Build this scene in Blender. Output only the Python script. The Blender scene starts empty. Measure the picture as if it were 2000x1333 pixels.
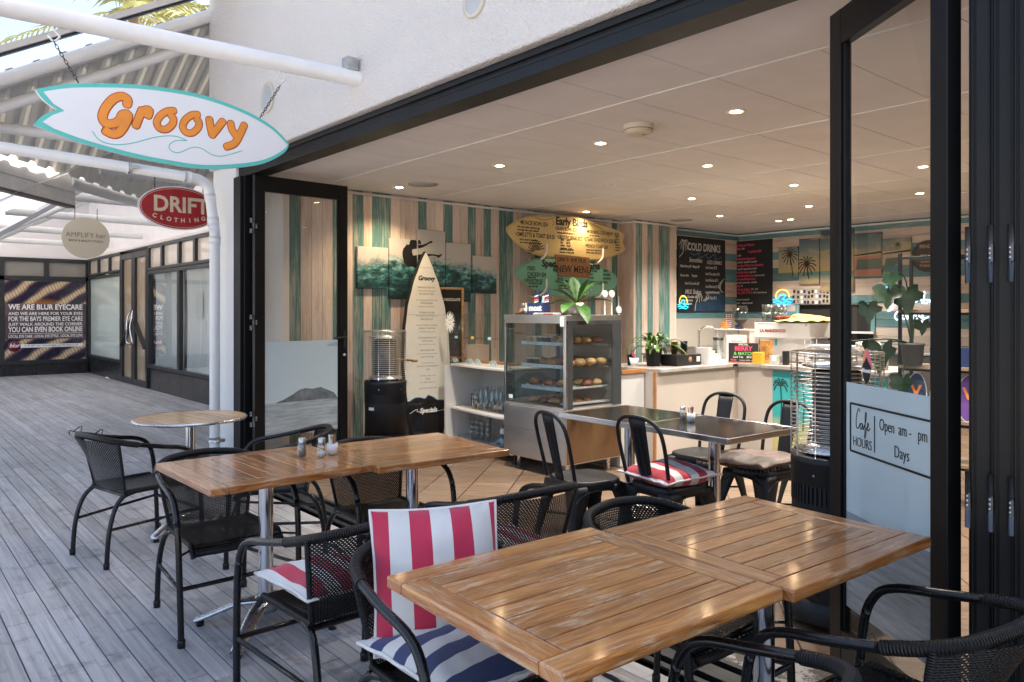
import bpy, bmesh, math, random
from mathutils import Vector, Matrix, noise
random.seed(7)
R = math.radians
PI = math.pi
C = bpy.context.scene.collection
S = bpy.context.scene

# ---------------------------------------------------------------- camera, sky, sun, exposure
cam_d = bpy.data.cameras.new('camera')
cam = bpy.data.objects.new('camera', cam_d)
C.objects.link(cam)
S.camera = cam
cam.location = (0, 0, 1.45)
cam.rotation_euler = (R(90), 0, math.atan2(1273, 1490) * -1 + R(90))
cam_d.sensor_width = 36
cam_d.lens = 1490 / 2000 * 36
cam_d.shift_y = -58.5 / 2000
cam_d.clip_start = 0.05
cam_d.clip_end = 800

W = bpy.data.worlds.new('World')
S.world = W
W.use_nodes = True
wn = W.node_tree
sky = wn.nodes.new('ShaderNodeTexSky')
sky.sky_type = 'NISHITA'
sky.sun_disc = False
SUN_EL, SUN_AZ = R(50), R(80)     # azimuth of the sun measured from +X, anticlockwise
sky.sun_elevation = SUN_EL
sky.sun_rotation = PI / 2 - SUN_AZ
sky.air_density = 1.0
sky.dust_density = 5.0
sky.ozone_density = .5
wn.links.new(sky.outputs[0], wn.nodes['Background'].inputs[0])
wn.nodes['Background'].inputs[1].default_value = 0.15
sun_d = bpy.data.lights.new('sun', 'SUN')
sun_d.energy = 4.5
sun_d.angle = R(.6)
sun_d.color = (1, .92, .82)
sun = bpy.data.objects.new('sun', sun_d)
C.objects.link(sun)
sun.location = (0, 0, 20)
sdir = Vector((math.cos(SUN_EL) * math.cos(SUN_AZ), math.cos(SUN_EL) * math.sin(SUN_AZ), math.sin(SUN_EL)))
sun.rotation_euler = sdir.to_track_quat('Z', 'Y').to_euler()
S.view_settings.view_transform = 'Standard'
S.view_settings.look = 'None'
S.view_settings.gamma = 1
S.view_settings.exposure = 1.75
S.render.engine = 'CYCLES'
S.cycles.max_bounces = 10
S.cycles.transparent_max_bounces = 24
S.cycles.caustics_reflective = False
S.cycles.caustics_refractive = False
S.cycles.sample_clamp_indirect = 6

# ---------------------------------------------------------------- node helpers and materials
def srgb(r, g, b):
    f = lambda c: ((c / 255 + .055) / 1.055) ** 2.4 if c > 10 else c / 255 / 12.92
    return (f(r), f(g), f(b), 1)

class N:
    def __init__(s, name):
        s.m = bpy.data.materials.new(name); s.m.use_nodes = True
        s.t = s.m.node_tree; s.b = s.t.nodes['Principled BSDF']; s.out = s.t.nodes['Material Output']
    def n(s, ty, **kw):
        nd = s.t.nodes.new('ShaderNode' + ty)
        for k, v in kw.items():
            if k in ('operation', 'blend_type', 'data_type', 'feature', 'distance', 'attribute_name', 'layer_name', 'interpolation', 'wave_type', 'bands_direction', 'gradient_type', 'noise_dimensions', 'clamp'):
                setattr(nd, k, v)
            else:
                s.set(nd, k, v)
        return nd
    def set(s, nd, k, v):
        key = k.replace('_', ' ')
        inp = nd.inputs[int(k[1:])] if k[0] == 'i' and k[1:].isdigit() else nd.inputs[key]
        if hasattr(v, 'is_output'): s.t.links.new(v, inp)
        else:
            if inp.type == 'RGBA' and len(v) == 3: v = (*v, 1)
            inp.default_value = v
    def P(s, **kw):
        for k, v in kw.items(): s.set(s.b, k, v)
    def coord(s, kind='Object', scale=(1, 1, 1), rot=(0, 0, 0), loc=(0, 0, 0)):
        tc = s.n('TexCoord'); mp = s.n('Mapping')
        mp.inputs['Scale'].default_value = scale; mp.inputs['Rotation'].default_value = rot; mp.inputs['Location'].default_value = loc
        s.t.links.new(tc.outputs[kind], mp.inputs[0]); return mp.outputs[0]
    def noise(s, vec, scale, detail=4, rough=.5):
        nd = s.n('TexNoise', Vector=vec, Scale=scale, Detail=detail, Roughness=rough); return nd.outputs[0]
    def ramp(s, fac, stops):
        nd = s.n('ValToRGB', i0=fac); e = nd.color_ramp.elements
        while len(e) < len(stops): e.new(.5)
        for i, (p, c) in enumerate(stops):
            e[i].position = p; e[i].color = c if len(c) == 4 else (*c, 1)
        return nd.outputs[0]
    def mix(s, fac, a, b, blend='MIX'):
        nd = s.n('Mix', data_type='RGBA', blend_type=blend)
        s.set(nd, 'i0', fac); s.set(nd, 'i6', a); s.set(nd, 'i7', b); return nd.outputs[2]
    def math(s, op, a, b=0, c=0):
        nd = s.n('Math', operation=op, i0=a, i1=b, i2=c); return nd.outputs[0]
    def bump(s, h, strength=.3, dist=.01, base=None):
        nd = s.n('Bump', Height=h, Strength=strength, Distance=dist)
        s.set(s.b, 'Normal', nd.outputs[0]); return nd
    def attr(s, name):
        nd = s.n('Attribute'); nd.attribute_name = name; return nd.outputs['Fac']

def M(name, col, rough=.5, metal=0, var=.12, sc=6, bump=0, bsc=80, coat=0, stretch=(1, 1, 1), kind='Object', tone=False, rvar=.12, bdist=.01):
    k = N(name); v = k.coord(kind, stretch)
    n = k.noise(v, sc, 6, .6)
    lo = tuple(c * (1 - var) for c in col[:3]) + (1,); hi = tuple(min(1, c * (1 + var)) for c in col[:3]) + (1,)
    c = k.ramp(n, [(.3, lo), (.7, hi)])
    if tone:
        a = k.attr('tone'); c = k.mix(1, c, k.ramp(a, [(0, (.55, .55, .55)), (1, (1.0, 1.0, 1.0))]), 'MULTIPLY')
    k.P(Base_Color=c, Roughness=k.ramp(n, [(.3, (max(0, rough - rvar * rough),) * 3), (.7, (min(1, rough + rvar * rough),) * 3)]), Metallic=metal)
    if coat: k.P(Coat_Weight=coat, Coat_Roughness=.12)
    if bump: k.bump(k.noise(v, bsc, 5, .6), bump, bdist)
    return k.m

def emit(name, col, s):
    k = N(name); k.P(Base_Color=(0, 0, 0, 1), Emission_Color=col, Emission_Strength=s); return k.m

def glass(name, tint=(.97, .98, .98, 1), refl=1.0, rough=0.0):
    k = N(name); k.t.nodes.remove(k.b)
    tr = k.n('BsdfTransparent', i0=tint); gl = k.n('BsdfGlossy', Roughness=rough)
    fr = k.n('Fresnel', IOR=1.5); geo = k.n('NewGeometry')
    f = k.math('MULTIPLY', fr.outputs[0], refl)
    f = k.math('MULTIPLY', f, k.math('SUBTRACT', 1.0, geo.outputs['Backfacing']))
    mx = k.n('MixShader', i0=f, i1=tr.outputs[0], i2=gl.outputs[0])
    k.t.links.new(mx.outputs[0], k.out.inputs[0]); return k.m

def m_wood(name, base, dark, light, wear=.0, coat=.4, rough=.35, gs=1.0):
    k = N(name); uv = k.coord('UV')
    def st(a, b): 
        mp = k.n('Mapping', Vector=uv); mp.inputs['Scale'].default_value = (a, b, 1); return mp.outputs[0]
    wob = k.noise(st(3, 9), 1.0, 3); mp_ = k.n('Mapping', Vector=uv); mp_.inputs['Scale'].default_value = (3.2 * gs, 52 * gs, 1); av = k.n('VectorMath', operation='ADD', i0=mp_.outputs[0], i1=k.n('CombineXYZ', i1=k.math('MULTIPLY', wob, 3.5)).outputs[0])
    g1 = k.noise(av.outputs[0], 1.0, 8, .68)
    g2 = k.noise(st(14 * gs, 260 * gs), 1.0, 3, .6)
    big = k.noise(st(3.5, 9), 1.0, 5, .65)
    c = k.ramp(g1, [(.34, dark), (.5, base), (.66, light)])
    c = k.mix(.6, c, k.ramp(g2, [(.35, dark), (.65, light)]), 'SOFT_LIGHT')
    c = k.mix(.5, c, k.ramp(big, [(.3, (.38, .35, .33)), (.7, (.66, .66, .66))]), 'OVERLAY')
    tn = k.ramp(k.attr('tone'), [(0, (.62, .54, .47)), (1, (1.1, 1.04, .98))])
    c = k.mix(1, c, tn, 'MULTIPLY')
    r = rough
    if wear:
        w1 = k.noise(st(6, 55), 1.0, 10, .82); w2 = k.noise(st(4, 6), 1.0, 5, .6)
        w = k.math('MULTIPLY', k.ramp(w1, [(.50, (0, 0, 0)), (.58, (1, 1, 1))]), k.ramp(w2, [(.40, (0, 0, 0)), (.56, (1, 1, 1))]))
        w = k.math('MULTIPLY', w, wear)
        c = k.mix(w, c, (.56, .42, .27, 1)); r = k.math('ADD', rough, k.math('MULTIPLY', w, .35))
        k.P(Coat_Weight=k.math('SUBTRACT', coat, k.math('MULTIPLY', w, coat)))
    else: k.P(Coat_Weight=coat)
    k.P(Base_Color=c, Roughness=r, Coat_Roughness=.10, Coat_IOR=1.6)
    k.bump(k.math('ADD', g1, k.math('MULTIPLY', g2, .4)), .16, .002)
    return k.m

def m_distress(name, paint, under, amt=.5):
    k = N(name); uv = k.coord('UV')
    def st(a, b):
        mp = k.n('Mapping', Vector=uv); mp.inputs['Scale'].default_value = (a, b, 1); return mp.outputs[0]
    a = k.noise(st(1.1, 9), 1.0, 10, .72); b = k.noise(st(3, 60), 1.0, 5, .6); c0 = k.noise(st(1.3, 2), 1.0, 3)
    s = k.math('ADD', k.math('MULTIPLY', a, .55), k.math('ADD', k.math('MULTIPLY', b, .35), k.math('MULTIPLY', c0, .2)))
    m = k.ramp(s, [(.53 + .1 * (1 - amt), (0, 0, 0)), (.63 + .1 * (1 - amt), (.85, .85, .85))])
    p2 = k.ramp(b, [(.3, tuple(x * .78 for x in paint[:3])), (.7, tuple(min(1, x * 1.15) for x in paint[:3]))])
    c = k.mix(m, p2, under)
    c = k.mix(1, c, k.ramp(k.attr('tone'), [(0, (.78, .77, .76)), (1, (1.05, 1.04, 1.03))]), 'MULTIPLY')
    k.P(Base_Color=c, Roughness=.6); k.bump(b, .15, .002); return k.m

def m_wicker(name, nu, nv, hu, hv):
    """black flat-strand weave with real see-through gaps"""
    k = N(name); uv = k.coord('UV'); sp = k.n('SeparateXYZ', i0=uv)
    u = k.math('MULTIPLY', sp.outputs[0], nu); v = k.math('MULTIPLY', sp.outputs[1], nv)
    row = k.math('FLOOR', v); off = k.math('MULTIPLY', k.math('MODULO', row, 2), .5)
    fu = k.math('ABSOLUTE', k.math('SUBTRACT', k.math('FRACT', k.math('ADD', u, off)), .5))
    fv = k.math('ABSOLUTE', k.math('SUBTRACT', k.math('FRACT', v), .5))
    hole = k.math('MULTIPLY', k.math('LESS_THAN', fu, hu), k.math('LESS_THAN', fv, hv))
    al = k.math('SUBTRACT', 1, hole)
    k.P(Base_Color=(.0045, .0045, .005, 1), Roughness=.42, Alpha=al, Specular_IOR_Level=.35)
    hh = k.math('ADD', k.math('MULTIPLY', k.math('COSINE', k.math('MULTIPLY', u, 2 * PI)), .5), k.math('COSINE', k.math('MULTIPLY', v, 2 * PI)))
    k.bump(hh, .6, .003); return k.m

def m_stripe(name, c1, c2, n, axis=0, phase=0.0, c3=None):
    """woven cotton: n stripes per metre across one local axis"""
    k = N(name); co = k.coord('Object'); sp = k.n('SeparateXYZ', i0=co)
    f = k.math('FRACT', k.math('ADD', k.math('MULTIPLY', sp.outputs[axis], n), phase + 50))
    s = k.math('LESS_THAN', f, .5)
    nz = k.noise(co, 9, 4); we = k.noise(k.coord('Object', (1, 1, 1)), 420, 2)
    c = k.mix(s, c1, c2); c = k.mix(1, c, k.ramp(nz, [(.3, (.86, .86, .86)), (.7, (1, 1, 1))]), 'MULTIPLY')
    k.P(Base_Color=c, Roughness=.85, Sheen_Weight=.2); k.bump(k.math('ADD', we, k.math('MULTIPLY', nz, 2)), .3, .004); return k.m

# ---------------------------------------------------------------- mesh helpers
class MB:
    def __init__(s): s.V = []; s.F = []; s.U = []; s.T = []; s.S = []
    def add(s, vs, fs, uvs=None, tone=.5, smooth=False):
        b = len(s.V); s.V += [tuple(v) for v in vs]
        for i, f in enumerate(fs):
            s.F.append([b + j for j in f]); s.U.append(uvs[i] if uvs else [(0, 0)] * len(f)); s.T.append(tone); s.S.append(smooth)
        return s
    def box(s, c, d, rz=0, tone=.5, grain=0, mat=None, taper=1.0):
        x, y, z = [v / 2 for v in d]; ox = random.uniform(0, 40); oy = random.uniform(0, 40)
        P = [(a * x * (taper if e > 0 else 1), b * y * (taper if e > 0 else 1), e * z) for e in (-1, 1) for a, b in ((-1, -1), (1, -1), (1, 1), (-1, 1))]
        fs = [(3, 2, 1, 0), (4, 5, 6, 7), (0, 1, 5, 4), (1, 2, 6, 5), (2, 3, 7, 6), (3, 0, 4, 7)]
        oth = [i for i in range(3) if i != grain]
        uv = [[(P[j][grain] + ox, P[j][oth[0]] + P[j][oth[1]] + oy) for j in f] for f in fs]
        cs, sn = math.cos(rz), math.sin(rz)
        vs = [(c[0] + p[0] * cs - p[1] * sn, c[1] + p[0] * sn + p[1] * cs, c[2] + p[2]) for p in P]
        if mat is not None: vs = [mat @ Vector(v) for v in vs]
        return s.add(vs, fs, uv, tone)
    def beam(s, a, b, w, h, tone=.5, up=(0, 0, 1)):
        a = Vector(a); b = Vector(b); d = (b - a); L = d.length; z = d.normalized(); x = z.cross(Vector(up)).normalized()
        if x.length < .1: x = Vector((1, 0, 0))
        y = x.cross(z); m = Matrix((x, y, z)).transposed().to_4x4(); m.translation = (a + b) / 2
        return s.box((0, 0, 0), (w, h, L), 0, tone, 2, m)
    def tube(s, pts, r, n=10, closed=False, caps=True, flat=1.0, up=None, tone=.5, vs=1.0):
        pts = [Vector(p) for p in pts]; m = len(pts); rr = r if isinstance(r, (list, tuple)) else [r] * m
        vs_, fs, uv = [], [], []; px = None; L = 0
        for i, p in enumerate(pts):
            a = pts[i - 1] if (i or closed) else p; b = pts[(i + 1) % m] if (i < m - 1 or closed) else p
            t = (b - a).normalized()
            if up is not None: px = Vector(up)
            elif px is None: px = Vector((0, 0, 1)) if abs(t.z) < .9 else Vector((1, 0, 0))
            x = (px - t * px.dot(t)).normalized(); y = t.cross(x)
            if up is None: px = x
            for j in range(n):
                q = 2 * PI * j / n; vs_.append(p + x * (math.cos(q) * rr[i] * flat) + y * (math.sin(q) * rr[i]))
        for i in range(m if closed else m - 1):
            k = (i + 1) % m; L2 = L + (pts[k] - pts[i]).length
            for j in range(n):
                l = (j + 1) % n; fs.append((i * n + j, i * n + l, k * n + l, k * n + j))
                uv.append([(L, j / n), (L, (j + 1) / n), (L2, (j + 1) / n), (L2, j / n)])
            L = L2
        s.add(vs_, fs, uv, tone, True)
        if caps and not closed:
            b = len(s.V) - m * n
            s.F.append([b + j for j in range(n)]); s.F.append([b + (m - 1) * n + j for j in range(n)][::-1])
            s.U += [[(0, 0)] * n] * 2; s.T += [tone] * 2; s.S += [False] * 2
        return s
    def lathe(s, prof, n=20, c=(0, 0, 0), tone=.5, smooth=True):
        vs, fs, uv = [], [], []
        for r, z in prof:
            for j in range(n): q = 2 * PI * j / n; vs.append((c[0] + r * math.cos(q), c[1] + r * math.sin(q), c[2] + z))
        for i in range(len(prof) - 1):
            for j in range(n):
                l = (j + 1) % n; fs.append((i * n + j, i * n + l, (i + 1) * n + l, (i + 1) * n + j))
                uv.append([(j / n, prof[i][1]), ((j + 1) / n, prof[i][1]), ((j + 1) / n, prof[i + 1][1]), (j / n, prof[i + 1][1])])
        return s.add(vs, fs, uv, tone, smooth)
    def prism(s, pts, z0, z1, tone=.5, fn=None):
        """outline in local x,y raised from z0 to z1"""
        n = len(pts); ar = sum(pts[i][0] * pts[(i + 1) % n][1] - pts[(i + 1) % n][0] * pts[i][1] for i in range(n))
        if ar < 0: pts = pts[::-1]
        vs = [(p[0], p[1], z0) for p in pts] + [(p[0], p[1], z1) for p in pts]
        if fn: vs = [fn(v) for v in vs]
        fs = [tuple(range(n))[::-1], tuple(range(n, 2 * n))] + [(i, (i + 1) % n, n + (i + 1) % n, n + i) for i in range(n)]
        uv = [[(vs[j][0], vs[j][1]) for j in f] for f in fs]
        return s.add(vs, fs, uv, tone)
    def grid(s, fn, nu, nv, closed_u=False, smooth=True, tone=.5):
        vs, fs, uv = [], [], []
        for i in range(nu + 1):
            for j in range(nv + 1): vs.append(fn(i / nu, j / nv))
        for i in range(nu):
            for j in range(nv):
                a = i * (nv + 1) + j; fs.append((a, a + nv + 1, a + nv + 2, a + 1))
                uv.append([(i / nu, j / nv), ((i + 1) / nu, j / nv), ((i + 1) / nu, (j + 1) / nv), (i / nu, (j + 1) / nv)])
        return s.add(vs, fs, uv, tone, smooth)
    def build(s, name, mat, parent=None, bevel=0, M4=None, solid=0):
        me = bpy.data.meshes.new(name); me.from_pydata(s.V, [], s.F)
        uvl = me.uv_layers.new(name='UVMap'); k = 0; flat = [c for f in s.U for p in f for c in p]
        uvl.data.foreach_set('uv', flat)
        at = me.attributes.new('tone', 'FLOAT', 'FACE'); at.data.foreach_set('value', s.T)
        me.polygons.foreach_set('use_smooth', s.S); me.materials.append(mat); me.update()
        o = bpy.data.objects.new(name, me); C.objects.link(o)
        if parent: o.parent = parent
        if M4 is not None: o.matrix_local = M4
        if bevel:
            b = o.modifiers.new('bevel', 'BEVEL'); b.width = bevel; b.segments = 2; b.limit_method = 'ANGLE'; b.angle_limit = R(40)
        if solid:
            q = o.modifiers.new('solid', 'SOLIDIFY'); q.thickness = solid
        return o

def tag(o, label, cat, group=None):
    o['label'] = label; o['category'] = cat
    if group: o['group'] = group
    return o
def thing(name, label, cat, loc=(0, 0, 0), rz=0, group=None, rot=None):
    o = bpy.data.objects.new(name, None); C.objects.link(o); o.location = loc; o.rotation_euler = rot or (0, 0, rz)
    o.empty_display_size = .1
    return tag(o, label, cat, group)
def struct(o): o['kind'] = 'structure'; return o
def face(ang): return (R(90), 0, ang)          # an upright board: local x runs along it, local y up, local z out of it
FX = face(R(90)); FY = face(0)                 # facing +X, facing -Y
def copy_tree(o, parent=None):
    c = o.copy(); C.objects.link(c)
    if parent: c.parent = parent
    for ch in list(o.children): copy_tree(ch, c)
    return c
def dup(o, loc, rz=None, label=None, group=None):
    c = copy_tree(o); c.location = loc
    if rz is not None: c.rotation_euler = (0, 0, rz)
    if label: c['label'] = label
    if group: c['group'] = group
    return c
def crom(P, k=6, closed=False):
    P = [Vector(p) for p in P]; n = len(P); out = []
    rng = range(n) if closed else range(n - 1)
    for i in rng:
        a, b, c, d = (P[(i - 1) % n], P[i], P[(i + 1) % n], P[(i + 2) % n]) if closed else (P[max(i - 1, 0)], P[i], P[i + 1], P[min(i + 2, n - 1)])
        for j in range(k):
            t = j / k; out.append(.5 * ((2 * b) + (c - a) * t + (2 * a - 5 * b + 4 * c - d) * t * t + (3 * b - a - 3 * c + d) * t ** 3))
    if not closed: out.append(P[-1])
    return out
def text(name, s, mat, parent, loc=(0, 0, 0), size=.1, bold=0, align='CENTER', shear=0, sx=1, ext=.0008, rot=0, space=1, line=1):
    cu = bpy.data.curves.new(name, 'FONT'); cu.body = s; cu.size = size; cu.offset = bold; cu.align_x = align; cu.align_y = 'CENTER'
    cu.shear = shear; cu.extrude = ext; cu.space_character = space; cu.space_line = line; cu.resolution_u = 3
    t = bpy.data.objects.new(name, cu); C.objects.link(t); bpy.context.view_layer.update()
    me = bpy.data.meshes.new_from_object(t); bpy.data.objects.remove(t); me.name = name; me.materials.clear(); me.materials.append(mat)
    me.transform(Matrix.Rotation(rot, 4, 'Z') @ Matrix.Diagonal((sx, 1, 1, 1)))
    o = bpy.data.objects.new(name, me); C.objects.link(o); o.parent = parent; o.location = loc; return o
def strokes(name, lines, r, mat, parent, z=0, flat=.25, k=4, n=8):
    """pen strokes: flattened tubes along 2-D polylines"""
    b = MB()
    for L in lines:
        p = crom([(q[0], q[1], z) for q in L], k) if len(L) > 2 else [Vector((q[0], q[1], z)) for q in L]
        e0 = p[0] + (p[0] - p[1]).normalized() * r * .8; e1 = p[-1] + (p[-1] - p[-2]).normalized() * r * .8
        m0 = p[0] + (p[0] - p[1]).normalized() * r * .45; m1 = p[-1] + (p[-1] - p[-2]).normalized() * r * .45
        b.tube([e0, m0] + p + [m1, e1], [r * .45, r * .85] + [r] * len(p) + [r * .85, r * .45], n, flat=flat, up=(0, 0, 1))
    return b.build(name, mat, parent)

# ---------------------------------------------------------------- shared materials
def low_spec(m, v=.3): m.node_tree.nodes['Principled BSDF'].inputs['Specular IOR Level'].default_value = v; return m
black_al = M('black_aluminium', (.005, .005, .0055), .42, 0, .25, 3, stretch=(1, 1, .1))
black_pl = M('black_plastic', (.012, .012, .013), .4, 0, .2, 8)
black_tube = M('black_enamel_tube', (.004, .0045, .006), .26, 0, .3, 14)
matte_black = M('matte_black_metal', (.008, .009, .011), .46, 0, .25, 6)
low_spec(black_al, .28); low_spec(matte_black, .35)
white_paint = M('white_paint', (.78, .77, .75), .45, 0, .04, 3)
white_steel = M('white_painted_steel', (.74, .73, .72), .35, 0, .06, 4)
white_mel = M('white_melamine', (.70, .69, .67), .4, 0, .05, 2)
chrome = M('polished_metal', (.72, .72, .74), .13, 1, .06, 12)
alu = M('brushed_aluminium', (.6, .6, .62), .28, 1, .1, 30)
steel = M('stainless_steel', (.58, .57, .56), .36, 1, .05, 3, stretch=(1, 1, 3))
dark_steel = M('dark_grey_frame', (.06, .065, .072), .35, .3, .1, 3)
clear = glass('clear_glass'); jar_glass = glass('jar_glass', (.86, .91, .92, 1), 4.0, .03)
teal_p = M('teal_paint', (.09, .50, .46), .4, 0, .05)
ink = M('black_ink', (.01, .01, .01), .6)
white_ink = M('white_lettering', (.85, .85, .83), .6)
cream_c = M('cream_ceramic', (.72, .66, .55), .35)
navy = M('navy_card', (.012, .03, .10), .5)
red_p = M('red_paint', (.45, .02, .025), .4)
orange_p = M('orange_paint', (.80, .26, .03), .4)
yellow_p = M('yellow_card', (.80, .45, .03), .5)
kraft = M('kraft_card', (.36, .21, .11), .8, 0, .2, 8)
leaf_g = M('leaf_green', (.07, .17, .025), .32, 0, .45, 9)
leaf_d = M('dark_leaf', (.012, .04, .016), .32, 0, .45, 9)
soil = M('soil', (.02, .014, .01), .9)
# ================================================================ THE SETTING
WX, BY, FY0, CZ = -7.15, 11.0, 2.6, 2.72       # side wall, back wall, shop front, ceiling height
ground_m = M('pale_paving', (.44, .42, .39), .9, 0, .12, .3)
g = MB(); g.add([(-400, -400, -.35), (400, -400, -.35), (400, 400, -.35), (-400, 400, -.35)], [(0, 1, 2, 3)]); struct(g.build('ground', ground_m))

# timber deck: boards laid along the shop fronts
k = N('weathered_deck'); uv = k.coord('UV')
def _st(a, b):
    mp = k.n('Mapping', Vector=uv); mp.inputs['Scale'].default_value = (a, b, 1); return mp.outputs[0]
g1 = k.noise(_st(1.5, 45), 1.0, 9, .7); g2 = k.noise(_st(8, 190), 1.0, 3); big = k.noise(k.coord('Object'), .9, 5, .6); spot = k.noise(k.coord('Object'), 7, 4, .7)
c = k.ramp(g1, [(.3, (.26, .257, .258)), (.52, (.41, .408, .41)), (.75, (.54, .538, .54))])
c = k.mix(.45, c, k.ramp(big, [(.3, (.36, .34, .33)), (.7, (.66, .67, .70))]), 'OVERLAY')
c = k.mix(1, c, k.ramp(k.attr('tone'), [(0, (.76, .75, .745)), (1, (1.10, 1.09, 1.08))]), 'MULTIPLY')
c = k.mix(k.ramp(spot, [(.30, (.65, .65, .65)), (.46, (0, 0, 0))]), c, (.12, .113, .107, 1))
k.P(Base_Color=c, Roughness=k.ramp(g1, [(.3, (.62,) * 3), (.7, (.42,) * 3)])); k.bump(k.math('ADD', g1, k.math('MULTIPLY', g2, .5)), .35, .003)
deck_m = k.m
b = MB(); y = -4.0; pitch = .092
while y < 4.12:
    if y + pitch > FY0 - .075 and y < 4.1: x1 = -7.5
    else: x1 = 2.5
    x = -20.3
    while x < x1:
        L = random.uniform(1.6, 4.2); e = min(x + L, x1)
        if e - x > .02 and y + pitch < 4.14:
            b.box(((x + e) / 2, y + pitch / 2, -.0145 + random.uniform(-.0008, .0008)), (e - x - .004, pitch - .0048, .028), 0, random.random(), 0)
        x = e
    y += pitch
dk = struct(b.build('deck', deck_m, bevel=.0022))
b = MB(); b.box((-9, 0, -.12), (23, 8.3, .14)); b.box((-2.3, 2.75, -.10), (10.4, .6, .10)); o = struct(b.build('deck_underside', M('under_deck', (.012, .012, .012), .9)))

# cafe floor of wood-look tiles laid on the diagonal
k = N('wood_look_tiles'); co = k.coord('Object', (1, 1, 1), (0, 0, R(50)), (.13, .01, 0)); sp = k.n('SeparateXYZ', i0=co)
PA, PB = .345, .155
ux = k.math('DIVIDE', sp.outputs[0], PA * 2); uy = k.math('DIVIDE', sp.outputs[1], PA)
fy = k.math('FRACT', k.math('ADD', uy, 40)); dark = k.math('LESS_THAN', fy, .026)
sub = k.math('LESS_THAN', k.math('FRACT', k.math('ADD', k.math('DIVIDE', sp.outputs[0], PB), 40)), .02)
idn = k.n('CombineXYZ', i0=k.math('FLOOR', k.math('DIVIDE', sp.outputs[0], PB)), i1=k.math('FLOOR', uy)); wn_ = k.n('TexWhiteNoise'); k.t.links.new(idn.outputs[0], wn_.inputs[0])
mp = k.n('Mapping', Vector=co); mp.inputs['Scale'].default_value = (28, 1.4, 1)
gr = k.noise(mp.outputs[0], 1.0, 8, .65)
c = k.ramp(gr, [(.3, (.13, .082, .052)), (.5, (.21, .143, .098)), (.72, (.30, .22, .16))])
c = k.mix(1, c, k.ramp(wn_.outputs[0], [(0, (.78, .77, .76)), (1, (1.05, 1.04, 1.03))]), 'MULTIPLY')
c = k.mix(k.math('MULTIPLY', sub, .45), c, (.16, .11, .08, 1)); c = k.mix(dark, c, (.012, .009, .008, 1))
k.P(Base_Color=c, Roughness=k.ramp(gr, [(.3, (.36,) * 3), (.7, (.24,) * 3)])); k.bump(k.math('SUBTRACT', gr, k.math('MULTIPLY', dark, 2)), .12, .003)
b = MB(); b.box(((WX + 2.5) / 2, (FY0 + .13 + BY) / 2 + .02, -.02), (2.5 - WX, BY - FY0 - .1, .04)); struct(b.build('cafe_floor', k.m))
b = MB()
for yy, h, w in ((2.50, .004, .035), (2.555, .018, .03), (2.62, .006, .06), (2.685, .02, .03)): b.box((-3, yy, h / 2 - .004), (7.9, w, h + .01))
sill = b.build('door_track', M('track_metal', (.035, .037, .04), .35, .7, .2, 5), bevel=.002); tag(sill, 'dark metal door track set into the floor along the cafe threshold', 'door track')
# scuffed concrete strip just inside the track
k = N('scuffed_paint'); co = k.coord(); m = k.noise(co, 7, 10, .8)
k.P(Base_Color=k.ramp(m, [(.50, (.36, .33, .31)), (.54, (.09, .075, .06))]), Roughness=.8)
b = MB(); b.box((-1.3, 2.86, .0035), (2.1, .28, .006)); struct(b.build('worn_painted_strip', k.m))

# ================================================================ CAFE BUILDING
cafe = thing('cafe_building', 'white stucco cafe building with wide black framed opening and striped board walls inside', 'building', (0, FY0, 0))
def at(o, parent, loc0): o.parent = parent; o.matrix_parent_inverse = Matrix.Translation(loc0).inverted(); return o
def part(b, name, mat, bevel=0): return at(b.build(name, mat, None, bevel), cafe, (0, FY0, 0))
k = N('stucco'); co = k.coord(); n1 = k.n('TexVoronoi', Vector=co, Scale=75.0); n2 = k.noise(co, 55, 8, .7); n3 = k.noise(co, .8, 3)
gg = k.math('ADD', k.math('MULTIPLY', n2, .7), k.math('MULTIPLY', n1.outputs[0], .5)); k.P(Base_Color=k.mix(1, k.ramp(n3, [(.3, (.79, .745, .70)), (.7, (.85, .80, .76))]), k.ramp(gg, [(.34, (.88, .875, .87)), (.48, (1, 1, 1))]), 'MULTIPLY'), Roughness=.9)
k.bump(gg, .9, .028); stucco = k.m
PXL = -7.5                                                     # outer left corner
b = MB(); b.box((-2.25, FY0 + .09, 4.31), (10.5, .26, 3.03)); part(b, 'stucco_wall', stucco, .012)
k = N('painted_block'); co = k.coord('Object'); br = k.n('TexBrick', Vector=k.coord('Object', (1, 1, 1), (R(90), 0, 0)), Scale=1.0, Mortar_Size=.004, Brick_Width=.4, Row_Height=.2)
k.P(Base_Color=(.78, .78, .77, 1), Roughness=.6); k.bump(k.math('SUBTRACT', k.noise(co, 30, 4), k.math('MULTIPLY', br.outputs[1], 2)), .35, .005); block = k.m
b = MB(); b.box(((PXL - 6.92) / 2, FY0 + .23, 1.41), (.58, .46, 2.816)); part(b, 'corner_pier', block, .006)
b = MB(); b.box((PXL - .06, 3.45, 2.2), (.12, 1.24, 5.0)); part(b, 'return_wall', white_paint)
# roller of black frame: header and jambs
b = MB(); b.box((-2.45, FY0 + .085, 2.758), (8.9, .13, .076)); b.box((-2.45, FY0 + .10, 2.69), (8.9, .16, .06)); b.box((-2.45, FY0 + .01, 2.765), (8.9, .02, .03))
part(b, 'opening_header', black_al, .003)
b = MB(); b.box((-6.84, FY0 + .05, 1.33), (.16, .14, 2.66)); b.box((-6.745, FY0 + .05, 1.33), (.03, .08, 2.66)); part(b, 'door_jamb', black_al, .003)
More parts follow.
